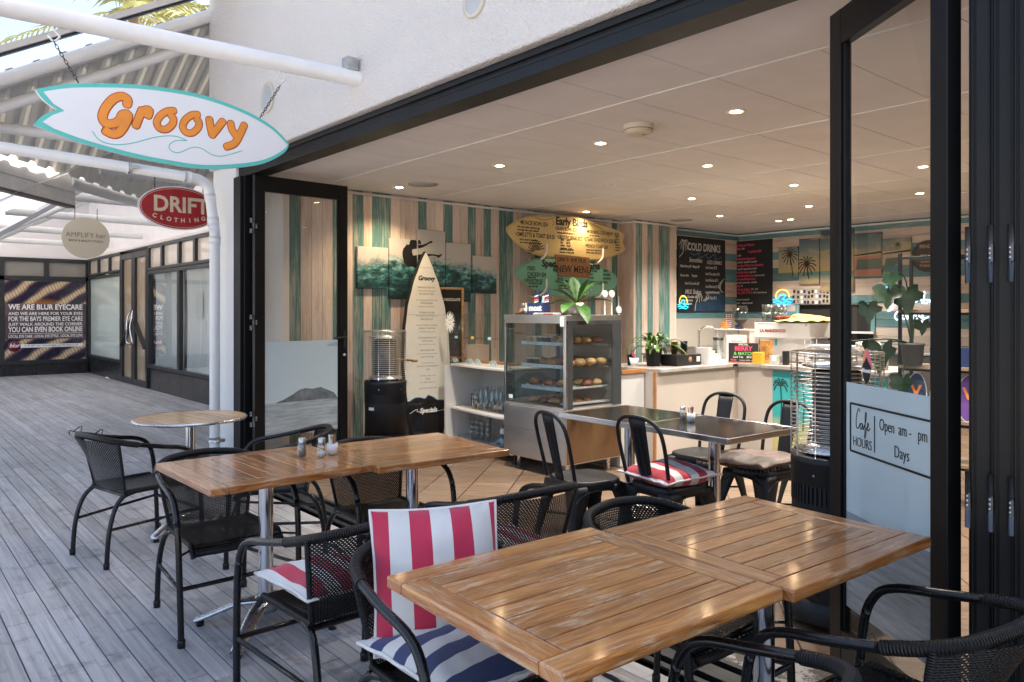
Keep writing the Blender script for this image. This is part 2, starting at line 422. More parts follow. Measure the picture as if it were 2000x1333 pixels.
# plain painted inside walls
crw = M('cream_wall', (.50, .46, .40), .7, 0, .05, 2); b = MB(); b.box((WX - .06, (2.86 + 3.22) / 2, 1.38), (.12, .40, 2.74)); part(b, 'plain_inner_wall', M('white_inner_wall', (.78, .76, .73), .7, 0, .03, 2)); b = MB(); b.box((WX - .06, 10.05, 1.12), (.116, 1.95, .46)); part(b, 'splash_wall', crw)
teal_b = m_distress('teal_boards', (.10, .235, .225), (.46, .46, .41), 1.0); pink_b = m_distress('whitewashed_boards', (.72, .61, .54), (.46, .30, .20), .85); blue_b = m_distress('blue_boards', (.12, .30, .34), (.44, .40, .35), .5)
ST = [3.218, 3.337, 3.689, 3.829, 3.918, 4.045, 4.149, 4.377, 4.734, 4.844, 5.076, 5.206, 5.428, 5.542, 5.666, 5.776, 5.904, 6.125, 6.492, 6.607, 7.451, 7.60, 7.931, 8.048, 8.16]
T_, P_ = MB(), MB()
for i in range(len(ST) - 1):
    a, e = ST[i], ST[i + 1]; bb = T_ if i % 2 == 0 else P_
    nn = max(1, round((e - a) / .125))
    for q in range(nn):
        y0, y1 = a + (e - a) * q / nn, a + (e - a) * (q + 1) / nn
        bb.box((WX - .012, (y0 + y1) / 2, CZ / 2), (.024 + random.uniform(0, .003), y1 - y0 - .003, CZ - .004), 0, random.random(), 2)
# pilaster
PXF = -6.93
for (y0, y1, t) in [(8.16, 8.181, 0), (8.181, 8.312, 2), (8.312, 8.434, 0), (8.434, 8.547, 2), (8.547, 8.684, 0), (8.684, 8.929, 2), (8.929, 9.06, 0)]:
    (P_ if t == 0 else T_).box((PXF - .012, (y0 + y1) / 2, CZ / 2), (.024, y1 - y0 - .003, CZ - .004), 0, random.random(), 2)
P_.box(((WX + PXF) / 2 - .01, 8.148, CZ / 2), (abs(PXF - WX) + .02, .024, CZ - .004), 0, .7, 2)
P_.box(((WX + PXF) / 2 - .01, 9.072, CZ / 2), (abs(PXF - WX) + .02, .024, CZ - .004), 0, .7, 2)
part(T_, 'teal_boards', teal_b, .0015); part(P_, 'whitewashed_boards', pink_b, .0015)
bands = [(2.72, 2.61, 1), (2.61, 2.385, 0), (2.385, 2.26, 1), (2.26, 2.13, 0), (2.13, 1.92, 1), (1.92, 1.68, 0), (1.68, 1.56, 1), (1.56, 1.445, 0), (1.445, 1.335, 1)]
T_, P_ = MB(), MB()
for z1, z0, t in bands:
    bb = T_ if t else P_; nn = max(1, round((z1 - z0) / .12))
    for q in range(nn):
        a, e = z0 + (z1 - z0) * q / nn, z0 + (z1 - z0) * (q + 1) / nn
        bb.box((WX - .012, 10.05, (a + e) / 2), (.024, 1.92, e - a - .003), 0, random.random(), 1)
        for x0, x1 in ((-7.13, -4.95), (-4.95, -2.4), (-2.4, 2.4)):
            if z1 < 1.57 and x0 < -5 : 
                bb.box((-6.62, BY + .012, (a + e) / 2), (1.02, .024, e - a - .003), 0, random.random(), 0); continue
            bb.box(((x0 + x1) / 2, BY + .012, (a + e) / 2), (x1 - x0 - .003, .024, e - a - .003), 0, random.random(), 0)
for z0 in (1.22, 1.105, .99):
    (T_ if z0 == 1.22 else P_).box((-1.28, BY + .012, z0 + .055), (7.3, .024, .112), 0, random.random(), 0)
P_.box((-1.28, BY + .012, .49), (7.3, .024, .98), 0, .4, 0); P_.box((-6.62, BY + .012, 1.16), (1.02, .024, .345), 0, .6, 0)
T_.box((-6.085, BY - .006, 1.35), (.06, .03, .42), 0, .8, 2); T_.box((-4.93, BY - .006, 1.35), (.06, .03, .42), 0, .8, 2)
part(T_, 'blue_boards', blue_b, .0015); part(P_, 'pale_boards', pink_b, .0015)
b = MB(); b.box((-5.5, BY + .5, 1.2), (1.2, .9, 1.0)); part(b, 'kitchen_hatch', M('painted_kitchen_shade', (.012, .012, .012), .8))  # near-black block paints in the shade of the kitchen beyond the hatch
b = MB(); b.box((-5.5, BY + .035, 1.56), (1.16, .02, .03)); b.box((-5.5, BY - .02, 1.14), (1.2, .1, .03)); part(b, 'hatch_trim', white_paint)
b = MB(); b.box((2.45, 6.9, 1.4), (.1, 8.3, 2.8)); b.box((0, 11.3, 1.4), (15, .1, 2.8)); b.box((WX - .1, 7, 1.4), (.1, 8.3, 2.8)); part(b, 'outer_shell', M('dark_plaster', (.25, .22, .2), .9))
# cornice cable trunking
b = MB(); b.tube([(WX + .02, 3.25, CZ - .035), (WX + .02, 8.11, CZ - .035), (PXF + .03, 8.12, CZ - .035), (PXF + .03, 9.08, CZ - .035), (WX + .02, 9.1, CZ - .035), (WX + .02, BY - .02, CZ - .035), (2.3, BY - .02, CZ - .035)], .014, 6)
part(b, 'ceiling_conduit', white_steel)
# ceiling of tiles in a thin white grid
ceil_m = M('ceiling_tile', (.74, .71, .69), .85, 0, .05, 3)
b = MB(); gx = [-7.16, -6.57, -5.98, -5.39, -4.795, -4.2, -3.61, -3.03, -2.44]; gy = [2.70, 3.53, 4.875, 6.28, 7.62, 8.96, 10.3, 11.02]
for j in range(len(gy) - 1):
    for i in range(len(gx) - 1): b.box(((gx[i] + gx[i + 1]) / 2, (gy[j] + gy[j + 1]) / 2, CZ + .01), (gx[i + 1] - gx[i] - .006, gy[j + 1] - gy[j] - .006, .02), 0, .5)
    if j: 
        for i in range(8): b.box((-2.44 + .297 + .594 * i, (gy[j] + gy[j + 1]) / 2, CZ + .01), (.588, gy[j + 1] - gy[j] - .006, .02), 0, .5)
b.box((-.5, 3.1, CZ + .008), (3.87, .83, .02), 0, .5)
ceil = struct(b.build('ceiling', ceil_m, bevel=.001))
b = MB(); b.box((-2.3, 7, CZ + .06), (9.8, 8.7, .06)); struct(b.build('ceiling_void', M('void', (.05, .045, .04), .9)))
b = MB()
for yy in gy[1:-1]: b.box((-2.4, yy, CZ - .002), (9.5, .014, .006))
part(b, 'ceiling_grid', M('grid_white', (.8, .78, .75), .5))
roof_b = MB(); roof_b.box((-2.3, 7.2, 5.9), (10.6, 9.3, .1)); part(roof_b, 'roof_slab', M('roof_grey', (.3, .3, .3), .8))

# ---------------------------------------------------------------- neighbouring shops, deck end
NX, NY = -20.15, 4.1
shop = thing('neighbour_shop', 'white plastered shop row with black framed windows and double glass doors beyond the downpipe', 'building', (-14, NY, 0))
def sp_(b, name, mat, bevel=0, par=None):
    o = b.build(name, mat, None, bevel); o.parent = par or shop; o.matrix_parent_inverse = Matrix() if par else Matrix.Translation((-14, NY, 0)).inverted(); return o
wall_pl = M('pale_plaster', (.80, .765, .745), .85, 0, .05, 1.5, .3, 60)
b = MB(); b.box((-13.8, NY + .12, 3.85), (12.8, .24, 2.35)); sp_(b, 'upper_wall', wall_pl)
b = MB(); b.box((-13.9, 6.65, 2.3), (12.7, 4.2, 5.6)); sp_(b, 'shop_light_block', M('shop_light_block', (.06, .055, .05), .8))  # unseen block added behind the shops to stop sun leaking through
black_tile = M('black_wall_tile', (.02, .02, .022), .25, 0, .5, 12)
for x0, x1 in ((-20.1, -17.12), (-15.22, -7.6)):
    b = MB(); x = x0
    while x < x1 - .05: e = min(x + .62, x1); b.box(((x + e) / 2, NY + .06, .19), (e - x - .006, .12, .38), 0); x = e
    sp_(b, 'tiled_plinth', black_tile, .003)
frm = M('dark_window_frame', (.028, .03, .033), .4, .2, .2, 5)
def pane_mat(name, col, r=.04):
    k = N(name); co = k.coord(); w = k.noise(k.coord('Object', (14, 1, .5)), 1.0, 5, .6)
    k.P(Base_Color=k.ramp(w, [(.3, tuple(c * .82 for c in col)), (.7, col)]), Roughness=.5, Coat_Weight=1.0, Coat_Roughness=r); return k.m
cur = pane_mat('curtained_glass', (.78, .82, .84)); frost = pane_mat('frosted_green_glass', (.60, .70, .66)); dimg = pane_mat('dim_glass', (.40, .31, .21)); toplite = pane_mat('reflective_top_pane', (.62, .54, .44))
def window(x0, x1, z0, z1, pm, name='window', fw=.06):
    b = MB()
    for a, e, c0, c1 in ((x0, x0 + fw, z0, z1), (x1 - fw, x1, z0, z1), (x0 + fw, x1 - fw, z0, z0 + fw), (x0 + fw, x1 - fw, z1 - fw, z1)): b.box(((a + e) / 2, NY - .005, (c0 + c1) / 2), (e - a, .07, c1 - c0))
    f = sp_(b, name, frm, .003); p = MB(); p.box(((x0 + x1) / 2, NY + .015, (z0 + z1) / 2), (x1 - x0 - 2 * fw, .012, z1 - z0 - 2 * fw)); sp_(p, 'pane', pm, 0, f); return f
for x0, x1 in ((-20.05, -19.1), (-19.1, -18.1), (-18.1, -17.15)): window(x0, x1, 2.26, 2.66, toplite, 'top_window', .05)
for x0, x1 in ((-15.2, -14.35), (-14.35, -13.4), (-13.4, -12.6), (-12.6, -11.8), (-11.8, -11.0), (-11, -10.2)): window(x0, x1, 2.2, 2.66, toplite, 'top_window', .05)
window(-20.05, -17.15, .38, 2.24, frost); pg = glass('shop_glass', (.96, .98, .98, 1), 2.6, .01); cloth_w = M('sheer_curtain', (.88, .89, .89), .9, 0, .05, 2); random.seed(31)
for x0, x1, c0, c1 in ((-15.2, -13.4, -15.1, -13.5), (-13.4, -11.7, -13.3, -12.15), (-11.7, -10.0, -11.6, -10.1)):
    w = window(x0, x1, .40, 2.19, pg); b = MB(); b.grid(lambda u, v: (c0 + (c1 - c0) * u, NY + .08 + .022 * math.sin(u * 60 + 3 * math.sin(u * 17)) + .01 * math.sin(v * 3), .45 + 1.70 * v), 90, 4); sp_(b, 'curtain', cloth_w, 0, w)
b = MB(); b.box((-12.6, NY + .05, 1.55), (.32, .004, .42)); sp_(b, 'paper_notice', white_paint); b = MB(); b.box((-12.6, NY + .30, 1.25), (4.9, .02, 1.8)); sp_(b, 'room_backing', M('room_dim', (.30, .27, .25), .8))
for i, (x0, x1) in enumerate(((-17.13, -16.2), (-16.18, -15.24))):
    d = window(x0, x1, .01, 2.6, dimg, 'door', .11)
    s = 1 if i == 0 else -1; xc = -16.19 - s * .12
    h = MB(); h.tube(crom([(xc + s * .05, NY - .06, 1.45), (xc - s * .03, NY - .1, 1.3), (xc, NY - .12, 1.1), (xc - s * .1, NY - .1, .85), (xc + s * .03, NY - .06, .8)]), .016, 8); sp_(h, 'handle', chrome, 0, d)
    h = MB(); h.beam((x0 + .1 if i == 0 else x1 - .1, NY - .03, .75), (-16.19 - s * .1, NY - .03, 1.25), .1, .03); sp_(h, 'brace', frm, 0, d)
b = MB(); b.box((-13.8, NY - .02, 2.69), (12.6, .06, .05)); sp_(b, 'head_trim', stucco)

# end wall with the eye care poster
endw = thing('end_shop_wall', 'white wall closing the walkway with a black framed shop window', 'building', (NX, 1.0, 0))
def ep(b, name, mat, bevel=0, par=None):
    o = b.build(name, mat, None, bevel); o.parent = par or endw; o.matrix_parent_inverse = Matrix() if par else Matrix.Translation((NX, 1, 0)).inverted(); return o
b = MB(); b.box((NX - .12, 0, 3.85), (.24, 9, 2.4)); ep(b, 'upper_wall', wall_pl)
b = MB(); b.box((NX - 2.0, 0, 2.2), (3.6, 9, 5.2)); ep(b, 'shop_light_block', M('shop_light_block', (.06, .055, .05), .8))  # unseen box added behind the end wall to keep the sun out
b = MB(); y = -4.4
while y < NY - .03: e = min(y + .62, NY - .03); b.box((NX - .04, (y + e) / 2, .15), (.12, e - y - .006, .3)); y = e
ep(b, 'tiled_plinth', black_tile, .003)
b = MB()
for y0, y1, z0, z1 in ((-4.4, NY, 2.56, 2.65), (-4.4, NY, 2.14, 2.24), (-4.4, NY, .26, .34), (2.28, 2.42, .34, 2.56), (4.02, NY, .34, 2.56), (3.18, 3.27, 2.24, 2.56), (-1.6, -1.5, .34, 2.56), (.4, .5, .34, 2.56)): b.box((NX + .03, (y0 + y1) / 2, (z0 + z1) / 2), (.07, y1 - y0, z1 - z0))
ep(b, 'window_frame', frm, .003)
b = MB(); b.box((NX - .01, -.15, 1.45), (.012, 8.5, 2.24)); ep(b, 'glass', pane_mat('grey_glass', (.28, .26, .23)))

# poster: blurred macro photograph of spectacle racks, white words
k = N('poster_print'); co = k.coord('Object', (1, 1, 1)); n0 = k.noise(co, 1.6, 5, .6)
wv = k.n('TexWave', Vector=k.coord('Object', (1, 1, 1), (0, 0, R(55))), Scale=.9, Distortion=3.0, Detail=3.0, Detail_Scale=1.2); sp = k.n('SeparateXYZ', i0=co)
fine = k.n('TexWave', Vector=k.coord('Object', (1, 1, 1), (0, 0, R(-25))), Scale=5.0, Distortion=2.0, Detail=2.0)
c = k.ramp(wv.outputs[1], [(.2, (.012, .008, .03)), (.5, (.09, .05, .10)), (.72, (.42, .24, .13)), (.92, (.70, .55, .34))])
c = k.mix(k.math('MULTIPLY', fine.outputs[1], .45), c, (.015, .01, .03, 1))
org = k.n('TexGradient', gradient_type='SPHERICAL', Vector=k.coord('Object', (1.7, 3.4, 1), (0, 0, 0), (.1, -.75, 0)))
c = k.mix(k.math('MULTIPLY', org.outputs[1], .9), c, (.9, .33, .02, 1))
k.P(Base_Color=c, Roughness=.25, Coat_Weight=.5)
pos = thing('eye_care_poster', 'large purple and orange window poster with white words about eye care', 'poster', (NX + .05, 3.225, 1.235), rot=FX)
b = MB(); b.box((0, 0, 0), (1.6, 1.78, .012)); b.build('print', k.m, pos)
lines = [('WE ARE BLUR EYECARE', .165, .30, .0045), ('AND WE ARE HERE FOR YOUR EYES', .095, .155, .0015), ('FOR THE BAYS PREMIER EYE CARE', .145, .035, .0025), ('JUST WALK AROUND THE CORNER', .095, -.085, .0015), ('YOU CAN EVEN BOOK ONLINE', .16, -.205, .004), ('LOCAL EYE CARE . LOCAL EYE STYLE . LOCAL EYE LOVE', .085, -.355, .0015)]
b = MB(); b.box((0, -.02, .0065), (1.6, .80, .002)); b.build('dark_band', M('band_print', (.09, .05, .06), .4, 0, .9, 2.2), pos)
for s, sz, v, bo in lines:
    t = text('lettering', s, white_ink, pos, (0, v, .009), sz, bo); w = t.dimensions.x; t.scale = (1.46 / w, 1, 1)
b = MB(); b.box((0, -.29, .008), (1.46, .008, .003)); b.box((.05, -.57, .008), (1.36, .075, .003)); b.build('white_bars', white_ink, pos)
text('lettering', 'PH 07 281 1447  MOUNT@BLUREYECARE.CO.NZ', M('navy_ink', (.03, .02, .08), .6), pos, (.1, -.57, .012), .05)
b = MB(); b.lathe([(0, .016), (.12, .016), (.12, .004)], 24, (-.62, -.57, 0)); b.build('badge', M('maroon', (.16, .01, .03), .5), pos)
text('lettering', 'blur', white_ink, pos, (-.62, -.555, .018), .12, .002, shear=.3)

# ---------------------------------------------------------------- walkway canopy
can = thing('walkway_canopy', 'white tube framed canopy with glass skylight and pale corrugated sheets over the walkway', 'canopy', (-7.5, 2.5, 3.0))
def cp(b, name, mat, bevel=0, par=None):
    o = b.build(name, mat, None, bevel); o.parent = par or can; o.matrix_parent_inverse = Matrix() if par else Matrix.Translation((-7.5, 2.5, 3.0)).inverted(); return o
def rz_(X, Y, off=0): return 4.30 + .46 * (X + 7.55) + .566 * (Y - 2.6) + off       # the sloping roof plane
k = N('corrugated_sheet'); k.P(Base_Color=(.66, .64, .60, 1), Roughness=.5); tl = k.n('BsdfTranslucent', i0=(.5, .49, .46, 1)); mx = k.n('MixShader', i0=.42, i1=k.b.outputs[0], i2=tl.outputs[0]); k.t.links.new(mx.outputs[0], k.out.inputs[0]); sheet_m = k.m
b = MB(); ys = []; y = -1.2
while y < 4.3: ys += [(y, 0), (y + .10, 0), (y + .13, .035), (y + .17, .035), (y + .20, 0)]; y += .2
vs = []; fs = []
for (y, h) in ys: 
    for X in (-7.62, max(-11.5, -7.55 + (2.84 - 4.30 - .566 * (y - 2.6)) / .46)): vs.append((X, y, rz_(X, y, .12 + h)))
for i in range(len(ys) - 1): fs.append((2 * i, 2 * i + 1, 2 * i + 3, 2 * i + 2))
b.add(vs, fs); o = cp(b, 'corrugated_sheet', sheet_m)
sd = o.modifiers.new('solid', 'SOLIDIFY'); sd.thickness = .004
def tubeY(name, X, y0, y1, z0, z1, r, m=white_steel, par=None):
    b = MB(); b.tube([(X, y0, z0), (X, y1, z1)], r, 14); return cp(b, name, m, 0, par)
tubeY('rafter_tube', -7.50, -1.5, 2.58, rz_(-7.5, -1.5), rz_(-7.5, 2.58), .058)
tubeY('rafter_tube', -7.80, -1.5, 2.9, rz_(-7.8, -1.5) - .02, rz_(-7.8, 2.9) - .06, .05)
b = MB(); b.beam((-7.64, -1.5, rz_(-7.64, -1.5, .07)), (-7.64, 2.6, rz_(-7.64, 2.6, .07)), .05, .12); cp(b, 'channel_beam', sheet_m)
mull = M('mullion', (.015, .02, .03), .4)
for X in (-7.33, -6.55, -5.75): 
    b = MB(); b.beam((X, -1.5, rz_(X, -1.5, .12)), (X, 2.58, rz_(X, 2.58, .12)), .05, .07); cp(b, 'glazing_bar', mull)
    b = MB(); b.beam((X + .045, -1.5, rz_(X, -1.5, .13)), (X + .045, 2.58, rz_(X, 2.58, .13)), .03, .05); cp(b, 'bar_cap', white_steel)
b = MB(); b.add([(-7.33, -1.5, rz_(-7.33, -1.5, .16)), (-5.7, -1.5, rz_(-5.7, -1.5, .16)), (-5.7, 2.58, rz_(-5.7, 2.58, .16)), (-7.33, 2.58, rz_(-7.33, 2.58, .16))], [(0, 1, 2, 3)])
cp(b, 'skylight_glass', glass('skylight', (.93, .95, .97), .6))
b = MB(); b.beam((-6.95, -1.5, rz_(-6.95, -1.5, .3)), (-6.95, 2.58, rz_(-6.95, 2.58, .3)), .52, .02); cp(b, 'roof_flashing', M('grey_flashing', (.22, .22, .22), .5))
tubeY('tie_tube', -8.2, -1.5, 4.0, 3.10, 3.10, .05)
ga_, gb_ = (-6.4, -1.0), (-9.95, 1.84)
for z, h, o_, mm in ((2.93, .17, .0, M('gutter_grey', (.72, .70, .67), .5)), (2.825, .045, .03, white_steel), (2.73, .14, .0, M('fascia_grey', (.76, .75, .73), .5)), (2.645, .03, .01, M('bronze_edge', (.12, .10, .09), .5))):
    b = MB(); b.beam((ga_[0] + o_, ga_[1], z), (gb_[0] + o_, gb_[1], z), .09, h); cp(b, 'box_gutter', mm)
b = MB(); b.beam((-10.9, .7, 1.96), (-10.9, 2.5, 3.24), .07, .05); cp(b, 'raking_edge', M('lead_edge', (.25, .27, .3), .5))
for X, y0, z in ((-9.3, 2.0, 3.0), (-11.2, 1.9, 2.93), (-13.2, 1.6, 2.9), (-15.4, 1.2, 2.87), (-17.9, .6, 2.86)): tubeY('tie_tube', X, y0, 4.02, z, z - .02, .055)
for X in (-12, -14.5, -16.8): tubeY('rafter_tube', X, .9, 4.02, 2.2, 3.95, .042)
b = MB(); b.add([(-9.0, 1.0, 2.52), (-20, 1.0, 2.52), (-20, 4.05, 4.42), (-9.0, 4.05, 4.42)], [(0, 1, 2, 3)]); o = cp(b, 'translucent_sheet', None or M('white_sheet', (.75, .74, .72), .6)); 
k = N('opal_sheet'); k.P(Base_Color=(.8, .79, .77, 1), Roughness=.6); tl = k.n('BsdfTranslucent', i0=(.8, .78, .76, 1)); mx = k.n('MixShader', i0=.55, i1=k.b.outputs[0], i2=tl.outputs[0]); k.t.links.new(mx.outputs[0], k.out.inputs[0]); o.data.materials[0] = k.m

b = MB(); b.tube([(-9.9, 1.80, 2.93), (-11.6, 3.20, 2.93)], .075, 14); cp(b, 'eave_tube', white_steel)
# downpipe with its bends and brackets
dp = thing('downpipe', 'white round downpipe running down the corner pier after crossing the walkway', 'pipe', (-7.38, 2.47, 0))
pv = M('white_pvc', (.76, .76, .75), .35, 0, .04, 5)
def dpp(b, name, m): o = b.build(name, m); o.parent = dp; o.matrix_parent_inverse = Matrix.Translation((-7.38, 2.47, 0)).inverted(); return o
b = MB(); b.tube([(-7.1, -1.5, 2.84), (-7.1, 2.25, 2.655)], .046, 16); b.tube(crom([(-7.1, 2.25, 2.655), (-7.1, 2.34, 2.64), (-7.1, 2.41, 2.585), (-7.1, 2.435, 2.49), (-7.09, 2.445, 2.38), (-7.07, 2.45, 2.27), (-7.045, 2.455, 2.17), (-7.04, 2.455, 2.0), (-7.04, 2.455, .0)]), .046, 16); dpp(b, 'pipe', pv)
for (p, q) in (((-7.1, 2.20, 2.658), (-7.1, 2.26, 2.654)), ((-7.1, 2.43, 2.52), (-7.1, 2.438, 2.47)), ((-7.075, 2.45, 2.30), (-7.06, 2.452, 2.22)), ((-7.04, 2.455, 2.13), (-7.04, 2.455, 2.06))): b = MB(); b.tube([p, q], .052, 16); dpp(b, 'collar', pv)
for p in ((-7.1, 1.75, 2.68), (-7.04, 2.455, .28)):
    b = MB(); b.tube([(p[0], p[1] - (.012 if p[2] > 1 else 0), p[2] - (0 if p[2] > 1 else .02)), (p[0], p[1] + (.012 if p[2] > 1 else 0), p[2] + (0 if p[2] > 1 else .02))], .055, 16); b.box((p[0] + .07, p[1] + .03, p[2]), (.05, .06, .03)); dpp(b, 'bracket', alu)
# sign bracket tube fixed to the stucco
sb = thing('sign_bracket_tube', 'white steel tube reaching out from the stucco wall above the surfboard sign', 'bracket', (-4.6, 2.6, 3.02))
b = MB(); b.tube([(0, 0, 0), (0, -4.0, -.06)], .052, 20); b.build('tube', white_steel, sb)
b = MB(); b.box((0, -.10, .085), (.075, .085, .085)); b.build('fixing_box', M('galvanised', (.42, .42, .41), .5, .5, .3, 20), sb, .004)
for u, n_ in ((-.59, 1), (-1.83, 1)):
    h = MB(); z0 = -.056 + (-.06 * -u / 4); h.tube(crom([(0, u, z0 + .02), (0, u, z0 - .01), (0, u + .028, z0 - .04), (0, u, z0 - .072), (0, u - .026, z0 - .045)]), .006, 8); h.build('hook', white_steel, sb)
# round flush plates on the stucco
def plate(x, z, r):
    t = thing('wall_speaker', 'small round flush speaker with cream rim on the stucco wall ' + ('behind the sign chain' if x < -5 else 'above the black header'), 'speaker', (x, FY0 - .047, z), rot=FY)
    b = MB(); b.lathe([(r, -.004), (r, .006), (r * .82, .01), (r * .80, .003)], 28); b.build('rim', M('cream_rim', (.62, .56, .46), .5), t)
    b = MB(); b.lathe([(0, .004), (r * .82, .004)], 28); b.build('grille', M('grille_grey', (.45, .46, .47), .6), t)
plate(-6.09, 3.21, .125); plate(-3.31, 3.15, .095)
# ================================================================ HANGING SIGNS
gs = thing('hanging_sign', 'white surfboard shaped sign with teal edge and orange word Groovy, hung on chains', 'sign', (-4.6, 1.42, 2.52), rot=FX)
OUT = [(-0.733, 0.075), (-0.642, 0.112), (-0.522, 0.146), (-0.286, 0.187), (-0.092, 0.203), (0.114, 0.199), (0.333, 0.161), (0.507, 0.099), (0.603, 0.033), (0.646, -0.013), (0.615, -0.07), (0.495, -0.149), (0.333, -0.198), (0.114, -0.233), (-0.092, -0.229), (-0.286, -0.212), (-0.53, -0.17), (-0.741, -0.11)]
top = crom([(x, y, 0) for x, y in OUT[:10]], 4); bot = crom([(x, y, 0) for x, y in OUT[9:]], 4)
notch = crom([(-0.741, -0.11, 0), (-0.700, -0.055, 0), (-0.635, -0.014, 0)], 3)[:-1] + crom([(-0.635, -0.014, 0), (-0.695, 0.025, 0), (-0.733, 0.075, 0)], 3)
ol = [(p.x, p.y) for p in top[:-1] + bot[:-1] + notch[:-1]]
def inset(pl, d):
    n = len(pl); out = []; ar = sum(pl[i][0] * pl[(i + 1) % n][1] - pl[(i + 1) % n][0] * pl[i][1] for i in range(n)); sg = 1 if ar > 0 else -1
    for i in range(n):
        a, p, c = Vector(pl[i - 1]), Vector(pl[i]), Vector(pl[(i + 1) % n]); e1 = (p - a).normalized(); e2 = (c - p).normalized()
        n1 = Vector((-e1.y, e1.x)) * sg; n2 = Vector((-e2.y, e2.x)) * sg; m = (n1 + n2)
        if m.length < .2: m = n1
        m = m.normalized(); q = max(.45, m.dot(n1)); out.append(tuple(p + m * (d / q)))
    return out
teal_m = M('turquoise_edge', (.10, .52, .47), .4, 0, .03, 3); sign_w = M('sign_white', (.76, .77, .80), .35, 0, .03, 2)
b = MB(); b.prism(ol, -.014, .004); b.build('board', sign_w, gs)
b = MB(); b.prism(ol, .0045, .0075); b.build('turquoise_rim', teal_m, gs)
tin = [(p.x, p.y - .022) for p in top[2:-2]]; bin_ = [(p.x, p.y + .023) for p in bot[2:-2]]
face_o = [(-.694, .064)] + tin + [(.612, -.014)] + bin_ + [(-.700, -.088), (-.655, -.045), (-.600, -.014), (-.652, .014)]
b = MB(); b.prism(face_o, .008, .0095); b.build('white_face', sign_w, gs)
LT = dict(G=[[(-0.298, 0.072), (-0.296, 0.100), (-0.325, 0.112), (-0.368, 0.088), (-0.405, 0.034), (-0.420, -0.016), (-0.405, -0.048), (-0.368, -0.046), (-0.335, -0.022), (-0.320, 0.012), (-0.292, 0.016), (-0.306, -0.035), (-0.334, -0.085), (-0.366, -0.103), (-0.405, -0.090)]],
r=[[(-0.252, -0.038), (-0.238, 0.006), (-0.221, 0.055)], [(-0.228, 0.028), (-0.204, 0.058), (-0.182, 0.059), (-0.19, 0.027)]],
o1=[[(-0.050, 0.080), (-0.088, 0.070), (-0.126, 0.036), (-0.143, -0.005), (-0.126, -0.034), (-0.092, -0.033), (-0.061, -0.003), (-0.053, 0.030), (-0.068, 0.052)]],
o2=[[(0.083, 0.081), (0.050, 0.072), (0.013, 0.038), (-0.002, -0.004), (0.015, -0.033), (0.051, -0.032), (0.083, 0.001), (0.090, 0.034), (0.075, 0.054)]],
v=[[(0.149, 0.063), (0.155, 0.021), (0.166, -0.027)], [(0.166, -0.027), (0.2, 0.022), (0.228, 0.063)]],
y=[[(0.275, 0.06), (0.283, 0.024), (0.305, -0.006)], [(0.358, 0.062), (0.333, 0.004), (0.3, -0.057), (0.250, -0.085)]])
org_d = M('rust_outline', (.50, .07, .012), .45); org_f = M('orange_letter', (.78, .27, .03), .45)
rad = dict(G=.0215, r=.0195, o1=.0170, o2=.0170, v=.0195, y=.0195)
for kx, ls in LT.items():
    strokes('letter_outline', ls, rad[kx] + .0052, org_d, gs, .0096, .02, n=12)
    strokes('letter', ls, rad[kx], org_f, gs, .0108, .03, n=12)
strokes('wave_line', [[(-0.469, -0.102), (-0.433, -0.146), (-0.36, -0.158), (-0.267, -0.136), (-0.141, -0.083), (-0.041, -0.065), (0.02, -0.081)], [(0.02, -0.081), (-0.041, -0.09), (-0.076, -0.121), (-0.066, -0.151), (-0.021, -0.156), (0.051, -0.116), (0.104, -0.115), (0.157, -0.141), (0.222, -0.145), (0.345, -0.096)]], .0028, teal_m, gs, .0096, .3)
chain_m = M('dark_chain', (.06, .065, .07), .35, .8, .2, 40)
def chain(a, e, par, lk=.026):
    a = Vector(a); e = Vector(e); n = max(2, round((e - a).length / (lk * .78))); d = (e - a) / n; b = MB()
    zz = d.normalized(); x0 = zz.cross(Vector((0, 0, 1)) if abs(zz.z) < .9 else Vector((1, 0, 0))).normalized(); y0 = zz.cross(x0)
    for i in range(n):
        c = a + d * (i + .5); ax = x0 if i % 2 else y0; L = d.length * .62; r = .0065; pts = []
        for q in range(12):
            t = 2 * PI * q / 12; pts.append(c + ax * math.cos(t) * r + zz * (math.sin(t) * r + (L - r if math.sin(t) > .01 else (-(L - r) if math.sin(t) < -.01 else 0))))
        b.tube(pts, .0021, 6, True, False)
    return b.build('chain', chain_m, par)
chain((-.65, .345, 0), (-.535, .15, 0), gs); chain((.59, .35, 0), (.46, .125, 0), gs)

ds = thing('hanging_sign', 'red oval sign with cream words Drift Clothing, half behind the downpipe bend', 'sign', (-8.6, 2.62, 2.56), rot=FX)
def oval(rx, ry, n=48): return [(rx * math.cos(2 * PI * i / n), ry * math.sin(2 * PI * i / n)) for i in range(n)]
cream = M('cream_letter', (.66, .55, .40), .5)
dred = M('sign_red', (.36, .012, .018), .4)
b = MB(); b.prism(oval(.415, .235), -.012, .004); b.build('board', sign_w, ds)
b = MB(); b.prism(oval(.400, .222), .0045, .006); b.build('red_face', dred, ds)
b = MB(); b.tube([(.388 * math.cos(2 * PI * i / 56), .207 * math.sin(2 * PI * i / 56), .0065) for i in range(56)], .0026, 6, True, False); b.build('cream_line', cream, ds)
t = text('lettering', 'DRIFT', cream, ds, (.02, .028, .0075), .205, .006, space=1.02); t.scale = (.57 / t.dimensions.x, 1.12, 1)
for i, ch in enumerate('CLOTHING'):
    a = (i - 3.5) * .072; text('lettering', ch, cream, ds, (a * 1.0, -.132 + a * a * .55, .0075), .062, .0025, rot=a * 1.1)
for u in (-.25, .25): chain((u, .36, 0), (u, .19, 0), ds)
am = thing('hanging_sign', 'round beige sign with thin grey words for a brow and beauty studio', 'sign', (-12, 2.405, 2.475), rot=FX)
